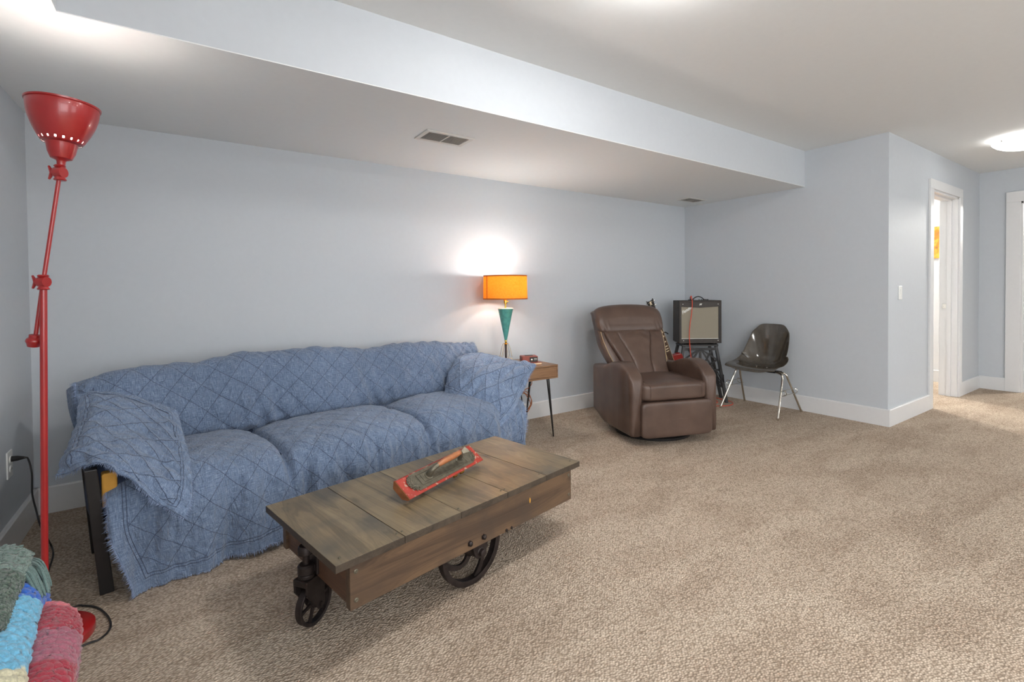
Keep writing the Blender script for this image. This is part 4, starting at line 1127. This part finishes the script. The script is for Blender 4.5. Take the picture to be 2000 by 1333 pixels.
# ------------------------------------------------------------------ moulded side chair
sc_ = thing('side_chair', 'dark brown moulded shell chair with chrome legs against the wall', 'chair', (4.52, 2.448, 0))
cxs = [(-.225, .392), (-.205, .414), (-.15, .423), (-.05, .412), (.05, .408), (.115, .424), (.158, .475), (.178, .56), (.195, .66), (.212, .75), (.226, .812)]
cwd = [.215, .240, .250, .252, .250, .244, .236, .222, .200, .176, .148]
crs = [.006, .012, .024, .045, .085, .125, .130, .090, .050, .025, .012]
PC = spline([Vector((a, 0, b)) for a, b in cxs], 8); PW = spline([Vector((a, 0, 0)) for a in cwd], 8); PR = spline([Vector((a, 0, 0)) for a in crs], 8)
def shell(a, b):
    k = b*(len(PC)-1); i = min(int(k), len(PC)-2); fr_ = k-i
    p = PC[i].lerp(PC[i+1], fr_); w_ = lerp(PW[i].x, PW[i+1].x, fr_); r_ = lerp(PR[i].x, PR[i+1].x, fr_)
    tg = (PC[min(i+2, len(PC)-1)]-PC[max(i-1, 0)]).normalized(); n = Vector((-tg.z, 0, tg.x))
    s = 2*a-1
    # rounded top outline
    lift = abs(s)**2.4
    y = w_*s*(1-.10*lift*(r_/.12))
    q = p+n*r_*lift+Vector((0, y, 0))
    if b > .84: q -= tg*(.045*abs(s)**6+.006*s*s)*sstep(.84, 1, b)
    if b < .1: q += tg*.035*abs(s)**3*sstep(.1, 0, b)
    return q
o, _ = grid_mesh('seat_shell', shell, 40, 60, 'fibreglass', sc_, thick=.006)
o.modifiers['solid'].offset = 0
md = o.modifiers.new('sub', 'SUBSURF'); md.levels = md.render_levels = 1
pf = [(4.298, 2.722), (4.745, 2.736), (4.280, 2.166), (4.752, 2.190)]
for k, (x, y) in enumerate(pf):
    sy = 1 if k < 2 else -1; sx = -1 if k % 2 == 0 else 1
    f0 = Vector((x-4.52, y-2.448, .008)); top = Vector((sx*.035-.005, sy*.225, .352)); inn = Vector((sx*.02-.005, sy*.15, .385))
    pts = spline([f0, f0.lerp(top, .5), f0.lerp(top, .92), top+Vector((0, -sy*.012, .018)), inn], 6)
    lg = MB().tube(pts, .0095, 12).build('leg', 'chrome', sc_, True)
    MB().lathe([(.0105, -.008), (.011, .004), (.010, .012)], 12, f0).build('foot_cap', 'chrome', lg, True)
MB().box((-.07, -.17, .380), (.06, .17, .388)).build('seat_bracket', 'black_metal', sc_, bevel=.002)
for k, (yy, zz) in enumerate(((.252, .255), (-.252, .235))):
    sy = 1 if k == 0 else -1
    a = Vector((-.118, yy, zz)); b = Vector((.112, yy+sy*.0, zz))
    m = MB().tube([a, b], .003, 8).tube([a+Vector((-.03, 0, -.045)), b+Vector((.03, 0, -.045))], .003, 8).tube([a+Vector((.07, 0, 0)), a+Vector((.06, 0, -.045))], .003, 8)
    m.tube(spline([a+Vector((.03, sy*.0, 0)), a+Vector((.02, sy*.03, .0)), a+Vector((.02, sy*.032, -.03)), a+Vector((.02, sy*.006, -.045))], 5), .003, 8)
    m.tube(spline([b+Vector((-.03, sy*.0, 0)), b+Vector((-.02, sy*.03, .0)), b+Vector((-.02, sy*.032, -.03)), b+Vector((-.02, sy*.006, -.045))], 5), .003, 8)
    m.build('ganging_hook', 'chrome', sc_, True)
for q in (-.05, .05):
    MB().lathe([(.008, 0), (.006, .003), (.001, .004)], 14, (.02, q, .4115), (0, 0, 1)).build('rivet', 'chrome', sc_, True)

# ------------------------------------------------------------------ amp on its stand
AO = Vector((4.335, 2.965, 0)); AR = -YAW
SZ = .595
ast = thing('amp_stand', 'black wooden trestle stand with sunburst fretwork under the amplifier', 'stand', AO, AR)
MB().box((-.185, .005, SZ-.022), (.185, .205, SZ-.003)).build('top', 'black_wood', ast, bevel=.003)
LT = [(-.165, .02), (.165, .02), (-.165, .19), (.165, .19)]; LF = [(-.255, -.02), (.255, -.02), (-.285, .225), (.300, .212)]
for (a, b), (c, d) in zip(LT, LF):
    q = .014
    MB().add([(c-q, d-q, 0), (c+q, d-q, 0), (c+q, d+q, 0), (c-q, d+q, 0), (a-q, b-q, SZ-.022), (a+q, b-q, SZ-.022), (a+q, b+q, SZ-.022), (a-q, b+q, SZ-.022)],
             [(0, 3, 2, 1), (4, 5, 6, 7), (0, 1, 5, 4), (1, 2, 6, 5), (2, 3, 7, 6), (3, 0, 4, 7)]).build('leg', 'black_wood', ast, bevel=.002)
def burst(f, w0, name):
    m = MB()
    def bar(p, q, t_=.0075):
        p = Vector((p[0], p[1], 0)); q = Vector((q[0], q[1], 0)); d = (q-p).normalized(); n = Vector((-d.y, d.x, 0))*t_
        m.prism([(p-n)[:2], (q-n)[:2], (q+n)[:2], (p+n)[:2]], -.006, .006, f)
    bar((-w0, .545), (w0, .545), .014); bar((-w0-.04, .33), (w0+.04, .33), .010)
    bar((0, .33), (0, .545), .012)
    for s in (-1, 1):
        for a in (30, 60):
            r_ = min((w0+.015)/cos(radians(a)), .21/sin(radians(a)))
            bar((s*.01, .335), (s*r_*cos(radians(a)), .335+r_*sin(radians(a))))
        bar((s*.01, .54), (s*w0, .44)); bar((s*.01, .54), (s*w0*.8, .345))
    return m.build(name, 'black_wood', ast)
burst(lambda u, v, w_: Vector((u, .012+w_, v)), .165, 'fretwork')
def fan2(sx):
    m = MB()
    for a in (15, 35, 55, 75, 95, 115):
        p = Vector((sx*.25, .02, .14)); q = p+Vector((0, .19*cos(radians(a)), .17*sin(radians(a))))
        q.y = min(q.y, .20); q.x -= sx*.3*(q.z-p.z)
        m.tube([p, q], .005, 6)
    m.tube([(sx*.25, .0, .14), (sx*.26, .22, .14)], .008, 8)
    m.build('fretwork', 'black_wood', ast)
fan2(1); fan2(-1)

AWd, AH, AD = .215, .437, .20
az = SZ-.003+.012
amp = thing('guitar_amplifier', 'black guitar combo amplifier with grey grille cloth on black stand', 'amplifier', AO+Vector((0, 0, az)), AR)
# slanted-back cabinet shell (open front frame)
m = MB()
sideP = [(0, 0), (AD, .02), (AD-.015, AH), (0, AH)]
for x0, x1 in ((-AWd, -AWd+.014), (AWd-.014, AWd)):
    m.prism([(0, 0), (AD, .012), (AD-.012, AH), (0, AH)], x0, x1, lambda u, v, w_: Vector((w_, u, v)))
m.box((-AWd+.014, 0, AH-.014), (AWd-.014, AD-.014, AH)).box((-AWd+.014, 0, 0), (AWd-.014, AD, .014)).box((-AWd+.014, AD-.03, .014), (AWd-.014, AD-.018, AH-.014))
m.build('cabinet', 'amp_vinyl', amp, bevel=.004)
# front fascia with the dipped edge
top = [(-AWd+.012, AH-.012), (AWd-.012, AH-.012), (AWd-.012, AH-.060)]
dip = [(lerp(AWd-.03, -AWd+.03, k/16), AH-.062-.012*(1-abs(2*k/16-1))**.8) for k in range(17)]
MB().prism(top+dip+[(-AWd+.012, AH-.060)], .004, .016, lambda u, v, w_: Vector((u, w_, v))).build('fascia', 'amp_vinyl', amp, bevel=.002)
MB().box((-AWd+.012, .006, .012), (AWd-.012, .018, .046)).build('lower_fascia', 'amp_vinyl', amp, bevel=.002)
MB().box((-AWd+.012, .006, .046), (-AWd+.024, .018, AH-.060)).box((AWd-.026, .006, .046), (AWd-.012, .018, AH-.060)).build('fascia_side', 'amp_dark', amp, bevel=.001)
MB().box((-AWd+.024, .014, .046), (AWd-.026, .020, AH-.055)).build('grille', 'grille_cloth', amp)
MB().box((-AWd+.022, .011, .044), (AWd-.024, .015, .050)).build('grille_piping', 'silver_print', amp)
for x, z in ((-AWd+.038, AH-.038), (AWd-.034, AH-.038), (-AWd+.045, .028), (AWd-.034, .028)):
    MB().lathe([(.0045, 0), (.004, .002), (.001, .003)], 12, (x, .004 if z > .2 else .006, z), (0, -1, 0)).build('screw', 'silver_print', amp, True)
# badge: small emblem on the fascia and the script name on the grille
MB().add([(-.006, .0035, .357+.03), (.010, .0035, .357+.03), (.013, .0035, .378+.03), (-.002, .0035, .378+.03), (-.006, .0015, .387), (.010, .0015, .387), (.013, .0015, .408), (-.002, .0015, .408)],
         [(0, 1, 2, 3), (4, 7, 6, 5), (0, 4, 5, 1), (1, 5, 6, 2), (2, 6, 7, 3), (3, 7, 4, 0)])
def text(body, size, loc, rot, mat, parent, name, ext=.0012, shear=.35):
    c = D.curves.new(name, 'FONT'); c.body = body; c.size = size; c.extrude = ext; c.shear = shear; c.offset = size*.014
    o = D.objects.new('tmp', c); COL.objects.link(o)
    dg = bpy.context.evaluated_depsgraph_get(); dg.update()
    me = D.meshes.new_from_object(o.evaluated_get(dg)); D.objects.remove(o)
    q = link(name, me, mat, parent); q.location = loc; q.rotation_euler = rot; return q
text('M', .030, (-.012, .0030, AH-.050), (pi/2, 0, 0), 'silver_print', amp, 'emblem')
text('Fender', .044, (-AWd+.036, .0125, AH-.142), (pi/2, radians(-33), 0), 'silver_print', amp, 'script_logo', .0015, .5)
MB().box((-.075, .02, AH), (.07, .028+.05, AH+.004)).box((.085, .02, AH), (.13, .05, AH+.0035)).build('control_panel', 'amp_dark', amp)
for k in range(5):
    MB().lathe([(.006, 0), (.0055, .008), (.002, .009)], 12, (.0+k*.022, .035, AH+.003)).build('knob', 'amp_dark', amp, True)
MB().tube(spline([(-.085, .06, AH+.004), (-.06, .06, AH+.008), (-.035, .06, AH+.028), (0, .06, AH+.040), (.035, .06, AH+.028), (.06, .06, AH+.008), (.085, .06, AH+.004)], 6), [.005]*37, 10).box((-.10, .045, AH-.001), (-.05, .075, AH+.009)).box((.05, .045, AH-.001), (.10, .075, AH+.009)).build('handle', 'black_plastic', amp, True)
for x in (-.17, .17):
    for y in (.03, .165): MB().lathe([(.012, -.012), (.014, 0)], 14, (x, y, 0.001)).build('foot', 'black_plastic', amp, True)

# orange instrument cable
def A(x, y, z): return AO + Vector((cos(AR)*x-sin(AR)*y, sin(AR)*x+cos(AR)*y, z))
cab = thing('instrument_cable', 'orange guitar cable hanging down the front of the amplifier', 'cable')
cpts = [A(-.085, .045, az+AH+.006), A(-.086, .030, az+AH+.045), A(-.088, .005, az+AH+.035), A(-.090, -.018, az+AH-.03), A(-.095, -.012, az+.30), A(-.110, -.010, az+.20), A(-.118, -.012, az+.08), A(-.112, -.018, az-.06), A(-.10, -.04, .35), A(-.08, -.06, .12), A(-.02, -.08, .010), A(.08, -.02, .006), A(.16, -.03, .006)]
cpts += [atz(1395, 777, .006), atz(1412, 781, .006), atz(1428, 785, .006), atz(1431, 790, .006), atz(1418, 793, .006), atz(1395, 793, .006), atz(1375, 790, .006)]
MB().tube(spline(cpts, 10), .0036, 8).build('cable', 'orange_cable', cab, True)
MB().tube([A(-.085, .045, az+AH+.002), A(-.085, .045, az+AH+.030), A(-.0855, .042, az+AH+.036)], [.007, .007, .0045], 12).build('jack_plug', 'black_metal', cab, True)

# ------------------------------------------------------------------ guitar behind the recliner
gy = 3.10
Gtop = aty(1269, 586, gy); Gn = aty(1307, 694, gy)
gd = (Gn-Gtop).normalized()                       # down the neck
gn = Vector((-.52, -.85, .10)); gn = (gn-gd*gn.dot(gd)).normalized()
gs = gd.cross(gn)                                 # to one side
def G(s, x, h): return Gtop+gd*s+gs*x+gn*h       # along, across, out of the face
guit = thing('electric_guitar', 'cherry red electric guitar leaning behind the brown recliner', 'guitar', G(.95, 0, 0))
Gi = -Vector(guit.location)
def g(s, x, h): return G(s, x, h)+Gi
m = MB().prism([(0, -.036), (.012, -.024), (.018, 0), (.012, .024), (0, .036), (.09, .030), (.165, .024), (.175, -.024), (.09, -.030)], -.014, 0, lambda u, v, w_: g(u, v, w_)); 
m.build('headstock', 'black_plastic', guit, bevel=.002)
MB().prism([(.02, -.012), (.035, -.004), (.06, -.010), (.05, .004), (.065, .012), (.04, .010), (.02, .012)], 0, .0012, lambda u, v, w_: g(u, v, w_)).build('headstock_inlay', 'pearl', guit)
for k in range(3):
    for sx in (-1, 1):
        MB().lathe([(.005, 0), (.005, .005), (.003, .007)], 10, g(.03+k*.045, sx*.021, 0), gn).tube([g(.03+k*.045, sx*.034, -.008), g(.03+k*.045, sx*.046, -.008)], [.003, .007], 8).build('tuning_peg', 'chrome', guit, True)
nl = .175; ne = .695
MB().prism([(nl, -.0215), (ne, -.027), (ne, .027), (nl, .0215)], -.022, -.003, lambda u, v, w_: g(u, v, w_)).build('neck', 'cherry_lacquer', guit, bevel=.006)
fb = MB().prism([(nl, -.0215), (ne+.03, -.028), (ne+.03, .028), (nl, .0215)], -.003, .003, lambda u, v, w_: g(u, v, w_)).build('fretboard', 'fretboard', guit)
for sx in (-1, 1): MB().prism([(nl, sx*.0214), (ne+.03, sx*.0282), (ne+.03, sx*.0300), (nl, sx*.0232)], -.0035, .0032, lambda u, v, w_: g(u, v, w_)).build('binding', 'cream_binding', fb)
sl = .62; fp = [nl+sl*(1-2**(-k/12)) for k in range(0, 21)]
for k in range(1, 21):
    if fp[k] < ne+.03:
        hw = lerp(.0215, .028, (fp[k]-nl)/(ne-nl))
        MB().prism([(fp[k]-.0008, -hw), (fp[k]+.0008, -hw), (fp[k]+.0008, hw), (fp[k]-.0008, hw)], .003, .0042, lambda u, v, w_: g(u, v, w_)).build('fret', 'chrome', fb)
for k in (3, 5, 7, 9, 12, 15, 17, 19):
    a, b = fp[k-1], fp[k]; q = (b-a)*.14
    if b < ne+.03: MB().prism([(a+q, -.017), (b-q, -.014), (b-q, .014), (a+q, .017)], .003, .0036, lambda u, v, w_: g(u, v, w_)).build('inlay', 'pearl', fb)
body = [(ne-.015, .028), (ne+.015, .065), (ne+.0, .100), (ne+.03, .130), (ne+.075, .128), (ne+.13, .105), (ne+.20, .125), (ne+.29, .165), (ne+.37, .150), (ne+.42, .085), (ne+.435, 0), (ne+.42, -.085), (ne+.37, -.150), (ne+.29, -.165), (ne+.20, -.125), (ne+.13, -.105), (ne+.06, -.128), (ne-.01, -.130), (ne-.03, -.09), (ne-.035, -.028)]
bo = [v[:2] for v in spline([Vector((a, b, 0)) for a, b in body], 5, True)]
bdy = MB().prism(bo, -.045, -.002, lambda u, v, w_: g(u, v, w_)).build('body', 'cherry_lacquer', guit, bevel=.005)
MB().box((0, 0, 0), (0.001, .001, .001))
MB().prism([(ne+.06, -.035), (ne+.095, -.035), (ne+.095, .035), (ne+.06, .035)], -.002, .008, lambda u, v, w_: g(u, v, w_)).build('pickup', 'cream_binding', guit, bevel=.002)
MB().prism([(ne+.16, -.035), (ne+.195, -.035), (ne+.195, .035), (ne+.16, .035)], -.002, .008, lambda u, v, w_: g(u, v, w_)).build('pickup', 'cream_binding', guit, bevel=.002)
MB().prism([(ne+.23, -.04), (ne+.245, -.04), (ne+.245, .04), (ne+.23, .04)], -.002, .012, lambda u, v, w_: g(u, v, w_)).build('bridge', 'chrome', guit, bevel=.002)
ms = MB()
for k in range(6):
    x = -.016+k*.0064
    ms.tube([g(nl, x, .0055), g(ne+.235, x*1.5, .013)], .0005, 4)
ms.build('strings', 'chrome', guit)['kind'] = 'stuff'
# guitar stand: tube with a yoke
gst = thing('guitar_stand', 'black tubular guitar stand holding the red guitar', 'stand')
y0_ = G(.40, 0, -.035); yl = G(.40, -.05, -.03); yr = G(.40, .05, -.03)
gb = G(ne+.30, 0, -.09)
zb = .012
MB().tube([y0_, gb, Vector((gb.x+.03, gb.y+.05, .10))], .009, 10).build('upright', 'black_metal', gst, True)
MB().tube(spline([G(.40, -.05, .025), yl, y0_, yr, G(.40, .05, .025)], 6), .006, 8).build('yoke', 'black_plastic', gst, True)
c_ = Vector((gb.x+.03, gb.y+.05, .10))
for d in (Vector((-.20, -.10, 0)), Vector((.0, -.20, 0)), Vector((-.06, .14, 0))):
    MB().tube([c_, c_+d*.5+Vector((0, 0, -.03)), Vector((c_.x+d.x, c_.y+d.y, zb))], .008, 8).build('leg', 'black_metal', gst, True)
low = G(ne+.42, 0, -.02)
MB().tube(spline([c_, G(ne+.445, -.05, -.06), G(ne+.445, -.05, .02)], 6), .006, 8).tube(spline([c_, G(ne+.445, .05, -.06), G(ne+.445, .05, .02)], 6), .006, 8).build('cradle', 'black_metal', gst, True)

# ------------------------------------------------------------------ folded throws on a bench, front left
bench = thing('storage_bench', 'dark bench under the folded throws in the near left corner', 'bench', (-.42, 1.30, 0))
MB().box((-.235, -.95, .06), (.195, .055, .40)).build('box', 'brown_enamel', bench, bevel=.01)
MB().box((-.24, -.96, .40), (.200, .062, .425)).build('lid', 'brown_enamel', bench, bevel=.006)
for x in (-.20, .16):
    for y in (-.90, .02): MB().box((x-.02, y-.02, 0), (x+.02, y+.02, .06)).build('foot', 'black_metal', bench)
MB().lathe([(.010, 0), (.010, .012), (.006, .016)], 14, (.195, -.05, .36), (1, 0, 0)).build('stud', 'chrome', bench, True)
def throw(name, label, rows, nu, nv, colf, pitch, amp_, orig, thick=.012, fr_=None, knit=0):
    th = thing(name, label, 'throw', orig)
    O_ = Vector(orig)
    R = [spline([Vector(q)-O_ for q in r], 10) for r in rows]; M = len(R[0]); cols = [spline([R[j][i] for j in range(len(R))], 10) for i in range(M)]; K_ = len(cols[0])
    def base_(a, b):
        x = a*(M-1); i = min(int(x), M-2); fx = x-i; y = b*(K_-1); j = min(int(y), K_-2); fy = y-j
        return cols[i][j].lerp(cols[i+1][j], fx).lerp(cols[i][j+1].lerp(cols[i+1][j+1], fx), fy)
    A_ = (base_(1, .5)-base_(0, .5)).length*1.25; B_ = (base_(.5, 1)-base_(.5, 0)).length*1.1
    def f(a, b):
        p = base_(a, b); e = .02
        n = (base_(min(1, a+e), b)-base_(max(0, a-e), b)).cross(base_(a, min(1, b+e))-base_(a, max(0, b-e))).normalized()
        if n.z < -.2: n = -n
        x, y = a*A_, b*B_
        x2 = x+.004*nz(x*40, y*40); y2 = y+.004*nz(x*40, y*40, 5)
        row = int(y2/pitch); sh_ = .5*(row % 2)
        if knit == 0: h = abs(sin(pi*(x2/pitch+sh_)))**.6*abs(sin(pi*y2/pitch))**.5
        else: h = .5+.5*sin(2*pi*(y2/pitch+.9*abs(((x2/.022) % 1)-.5)))
        h += .5*nz(x*150, y*150, 2)
        return p+n*(amp_*h)
    o, vs = grid_mesh('cloth', f, nu, nv, 'yarn', th, colf=colf, thick=0)
    md = o.modifiers.new('solid', 'SOLIDIFY'); md.thickness = thick; md.offset = -1
    if knit == 0:
        m = MB(); cols_ = []
        na, nb = int(A_/(pitch*.95)), int(B_/(pitch*.62))
        for j in range(nb):
            for i in range(na):
                a = (i+.5+.5*(j % 2)+random.uniform(-.18, .18))/na; b = (j+.5+random.uniform(-.2, .2))/nb
                if a > .99: continue
                p = base_(a, b); e = .02
                da = (base_(min(1, a+e), b)-base_(max(0, a-e), b)).normalized(); db = (base_(a, min(1, b+e))-base_(a, max(0, b-e))).normalized()
                n = da.cross(db).normalized()
                if n.z < -.2: n = -n
                tw = random.uniform(-.6, .6); ta = da*cos(tw)+db*sin(tw); tb = n.cross(ta)
                ra, rb, rc = pitch*random.uniform(.40, .56), pitch*random.uniform(.26, .36), pitch*random.uniform(.30, .42)
                c = p+n*(amp_*.55+random.uniform(-.001, .0015))
                ring = [c+ta*ra*cos(q*pi/3)+tb*rb*sin(q*pi/3)+n*random.uniform(-.2, .2)*rc for q in range(6)]
                r2 = [c+(ta*ra*cos((q+.5)*pi/3)+tb*rb*sin((q+.5)*pi/3))*.62+n*rc*.8 for q in range(6)]
                m.add(ring+r2+[c+n*rc, c-n*rc*.6], [(q, (q+1) % 6, 6+q) for q in range(6)]+[((q+1) % 6, 6+(q+1) % 6, 6+q) for q in range(6)]+[(6+q, 6+(q+1) % 6, 12) for q in range(6)]+[((q+1) % 6, q, 13) for q in range(6)])
                cc_ = colf(a, b); k_ = random.uniform(.8, 1.2); cols_ += [cc_[0]*k_, cc_[1]*k_, cc_[2]*k_, 1]*14
        kn = m.build('stitches', 'yarn', th, True, auto=False); kn['kind'] = 'stuff'
        kn.data.color_attributes.new('Col', 'FLOAT_COLOR', 'POINT').data.foreach_set('color', cols_)
    return th, O_
def stripes(st_, var=.25):
    def c(a, b):
        b2 = b+.02*nz(a*9, b*9)
        for (lim, col_) in st_:
            if b2 <= lim: break
        k = 1+var*nz(a*60, b*60, 8)
        return (col_[0]*k, col_[1]*k, col_[2]*k, 1)
    return c
zp = .50
def T(px, py, z): return atz(px, py, z)
# crimson crochet throw: rows from far to near, columns left to right (right edge falls over the bench side)
rowsP = [[T(65, 1214, .485), T(84, 1198, .492), T(105, 1194, .49), T(125, 1206, .475), T(133, 1218, .455)],
         [T(57, 1249, .488), T(79, 1226, .500), T(109, 1220, .50), T(135, 1232, .478), T(142, 1246, .43)],
         [T(45, 1289, .488), T(69, 1264, .503), T(107, 1254, .502), T(137, 1266, .475), T(145, 1280, .41)],
         [T(33, 1329, .488), T(57, 1314, .503), T(95, 1304, .502), T(127, 1312, .475), T(139, 1324, .40)],
         [T(23, 1379, .488), T(43, 1374, .500), T(82, 1364, .500), T(115, 1366, .475), T(130, 1376, .39)],
         [T(17, 1444, .485), T(37, 1444, .495), T(67, 1444, .495), T(99, 1444, .47), T(117, 1454, .38)]]
cr1 = rgb(158, 44, 62); pk = rgb(206, 100, 112); mv_ = rgb(158, 88, 106); wh_ = rgb(206, 196, 184)
colP0 = stripes([(.07, pk), (.36, cr1), (.62, mv_), (1.1, cr1)])
def colP(a, b):
    c = colP0(a, b)
    if a < .16 and b < .06: return wh_
    return c
throw('crochet_throw', 'crimson and pink striped crochet throw folded on the bench', rowsP, 120, 200, colP, .0165, .008, (-.42, 1.30, .425))
rowsBl = [[T(14, 1148, .530), T(32, 1136, .538), T(50, 1134, .532), T(66, 1146, .50)],
          [T(-2, 1178, .535), T(24, 1160, .545), T(56, 1158, .535), T(76, 1180, .488)],
          [T(-16, 1218, .537), T(14, 1200, .548), T(50, 1198, .533), T(68, 1223, .486)],
          [T(-30, 1268, .537), T(0, 1253, .548), T(40, 1243, .532), T(56, 1268, .484)],
          [T(-42, 1318, .537), T(-12, 1308, .548), T(28, 1303, .530), T(42, 1323, .484)],
          [T(-54, 1388, .535), T(-26, 1388, .545), T(14, 1388, .528), T(28, 1398, .484)],
          [T(-66, 1458, .53), T(-40, 1458, .54), T(2, 1458, .525), T(18, 1468, .482)]]
b1 = rgb(38, 96, 190); b2 = rgb(108, 178, 212); cm = rgb(206, 200, 170)
cB0 = stripes([(.28, b1), (.72, b2), (.80, cm), (1.1, b2)])
def colB(a, b): return rgb(52, 98, 190) if a > .80 else cB0(a, b)  # falling right side darker blue: its shade put into the yarn colour
throw('crochet_throw', 'blue and aqua striped crochet throw between the green and crimson ones', rowsBl, 120, 200, colB, .0165, .008, (-.42, 1.30, .425))
rowsG = [[T(-45, 1098, .560), T(-10, 1083, .572), T(28, 1082, .575), T(56, 1092, .566)],
         [T(-50, 1120, .565), T(-15, 1106, .580), T(24, 1104, .582), T(46, 1116, .566)],
         [T(-55, 1160, .565), T(-25, 1142, .580), T(8, 1140, .580), T(28, 1152, .560)],
         [T(-60, 1200, .565), T(-35, 1185, .578), T(-6, 1180, .576), T(10, 1196, .556)],
         [T(-66, 1250, .562), T(-45, 1240, .575), T(-22, 1235, .57), T(-4, 1250, .552)]]
g1_ = rgb(112, 132, 124); g2_ = rgb(66, 84, 74)
def colG(a, b):
    k = 1+.2*nz(a*40, b*40); c = g1_ if b < .42 else (g2_ if (int(b*40)+int(a*14)) % 2 else rgb(92, 108, 96))
    return (c[0]*k, c[1]*k, c[2]*k, 1)
gt, gO = throw('wool_throw', 'grey-green wool throw with long fringe on top of the pile', rowsG, 120, 160, colG, .007, .0025, (-.42, 1.30, .425), .014, knit=1)
fm = MB()
for k in range(26):   # twisted fringe strands on the right end
    t_ = k/25; a = T(lerp(54, 40, t_), lerp(1092, 1122, t_), .570)-gO
    e_ = T(lerp(98, 78, t_)+random.uniform(-12, 6), lerp(1150, 1172, t_)+random.uniform(-12, 8), .525+random.uniform(-.008, .012))-gO
    midp = a.lerp(e_, .5)+Vector((random.uniform(-.006, .006), random.uniform(-.006, .006), .020))
    fm.tube(spline([a, midp, e_], 5), [.0028]*10+[.0012], 6)
for k in range(9):    # far side strands
    a = T(-8+k*3.5, 1085, .574)-gO; e_ = T(10+k*4+random.uniform(-6, 10), 1066+random.uniform(-3, 4), .580)-gO
    fm.tube(spline([a, a.lerp(e_, .5)+Vector((0, 0, .006)), e_], 4), [.0026]*8+[.0012], 6)
fo = fm.build('fringe', 'yarn', gt, True); fo['kind'] = 'stuff'
ca = fo.data.color_attributes.new('Col', 'FLOAT_COLOR', 'POINT'); gg = rgb(98, 122, 118)
ca.data.foreach_set('color', list(gg)*len(fo.data.vertices))

# ------------------------------------------------------------------ seen through the doorways
pic = thing('picture', 'small orange and yellow abstract picture seen through the hall doorway', 'picture', (7.57, 2.06, 1.695))
MB().box((-.018, -.155, -.192), (0, .155, .192)).build('canvas', 'picture_print', pic, bevel=.002)
sf = thing('loveseat', 'blue loveseat glimpsed through the far right doorway', 'sofa', (9.55, 1.0, 0))
MB().box((-.35, -.8, .10), (.35, .45, .30)).build('base', 'sofa_blue', sf, bevel=.02)
rbox((-.36, -.8, .28), (.22, .45, .46), e=6).build('seat_cushion', 'sofa_blue', sf, True)
rbox((.12, -.8, .28), (.40, .45, .86), e=6).build('back_cushion', 'sofa_blue', sf, True)
for x in (-.3, .3):
    for y in (-.74, .39): MB().lathe([(.018, 0), (.025, .10)], 12, (x, y, 0)).build('leg', 'black_wood', sf, True)
m = rbox((-.07, -.22, -.16), (.07, .22, .16), e=2.6)
pl_ = thing('throw_pillow', 'orange patterned pillow on the blue loveseat in the far room', 'pillow', (9.50, 1.12, .61))
m.build('pillow', 'pillow_orange', pl_, True); pl_.rotation_euler = (0, radians(12), 0)
tag(MB().box((8.0, -.6, .0), (9.0, 1.75, .012)).build('area_rug', 'rug_grey', None, bevel=.004), 'grey area rug on the floor of the far right room', 'rug')
print('objects', len(D.objects))
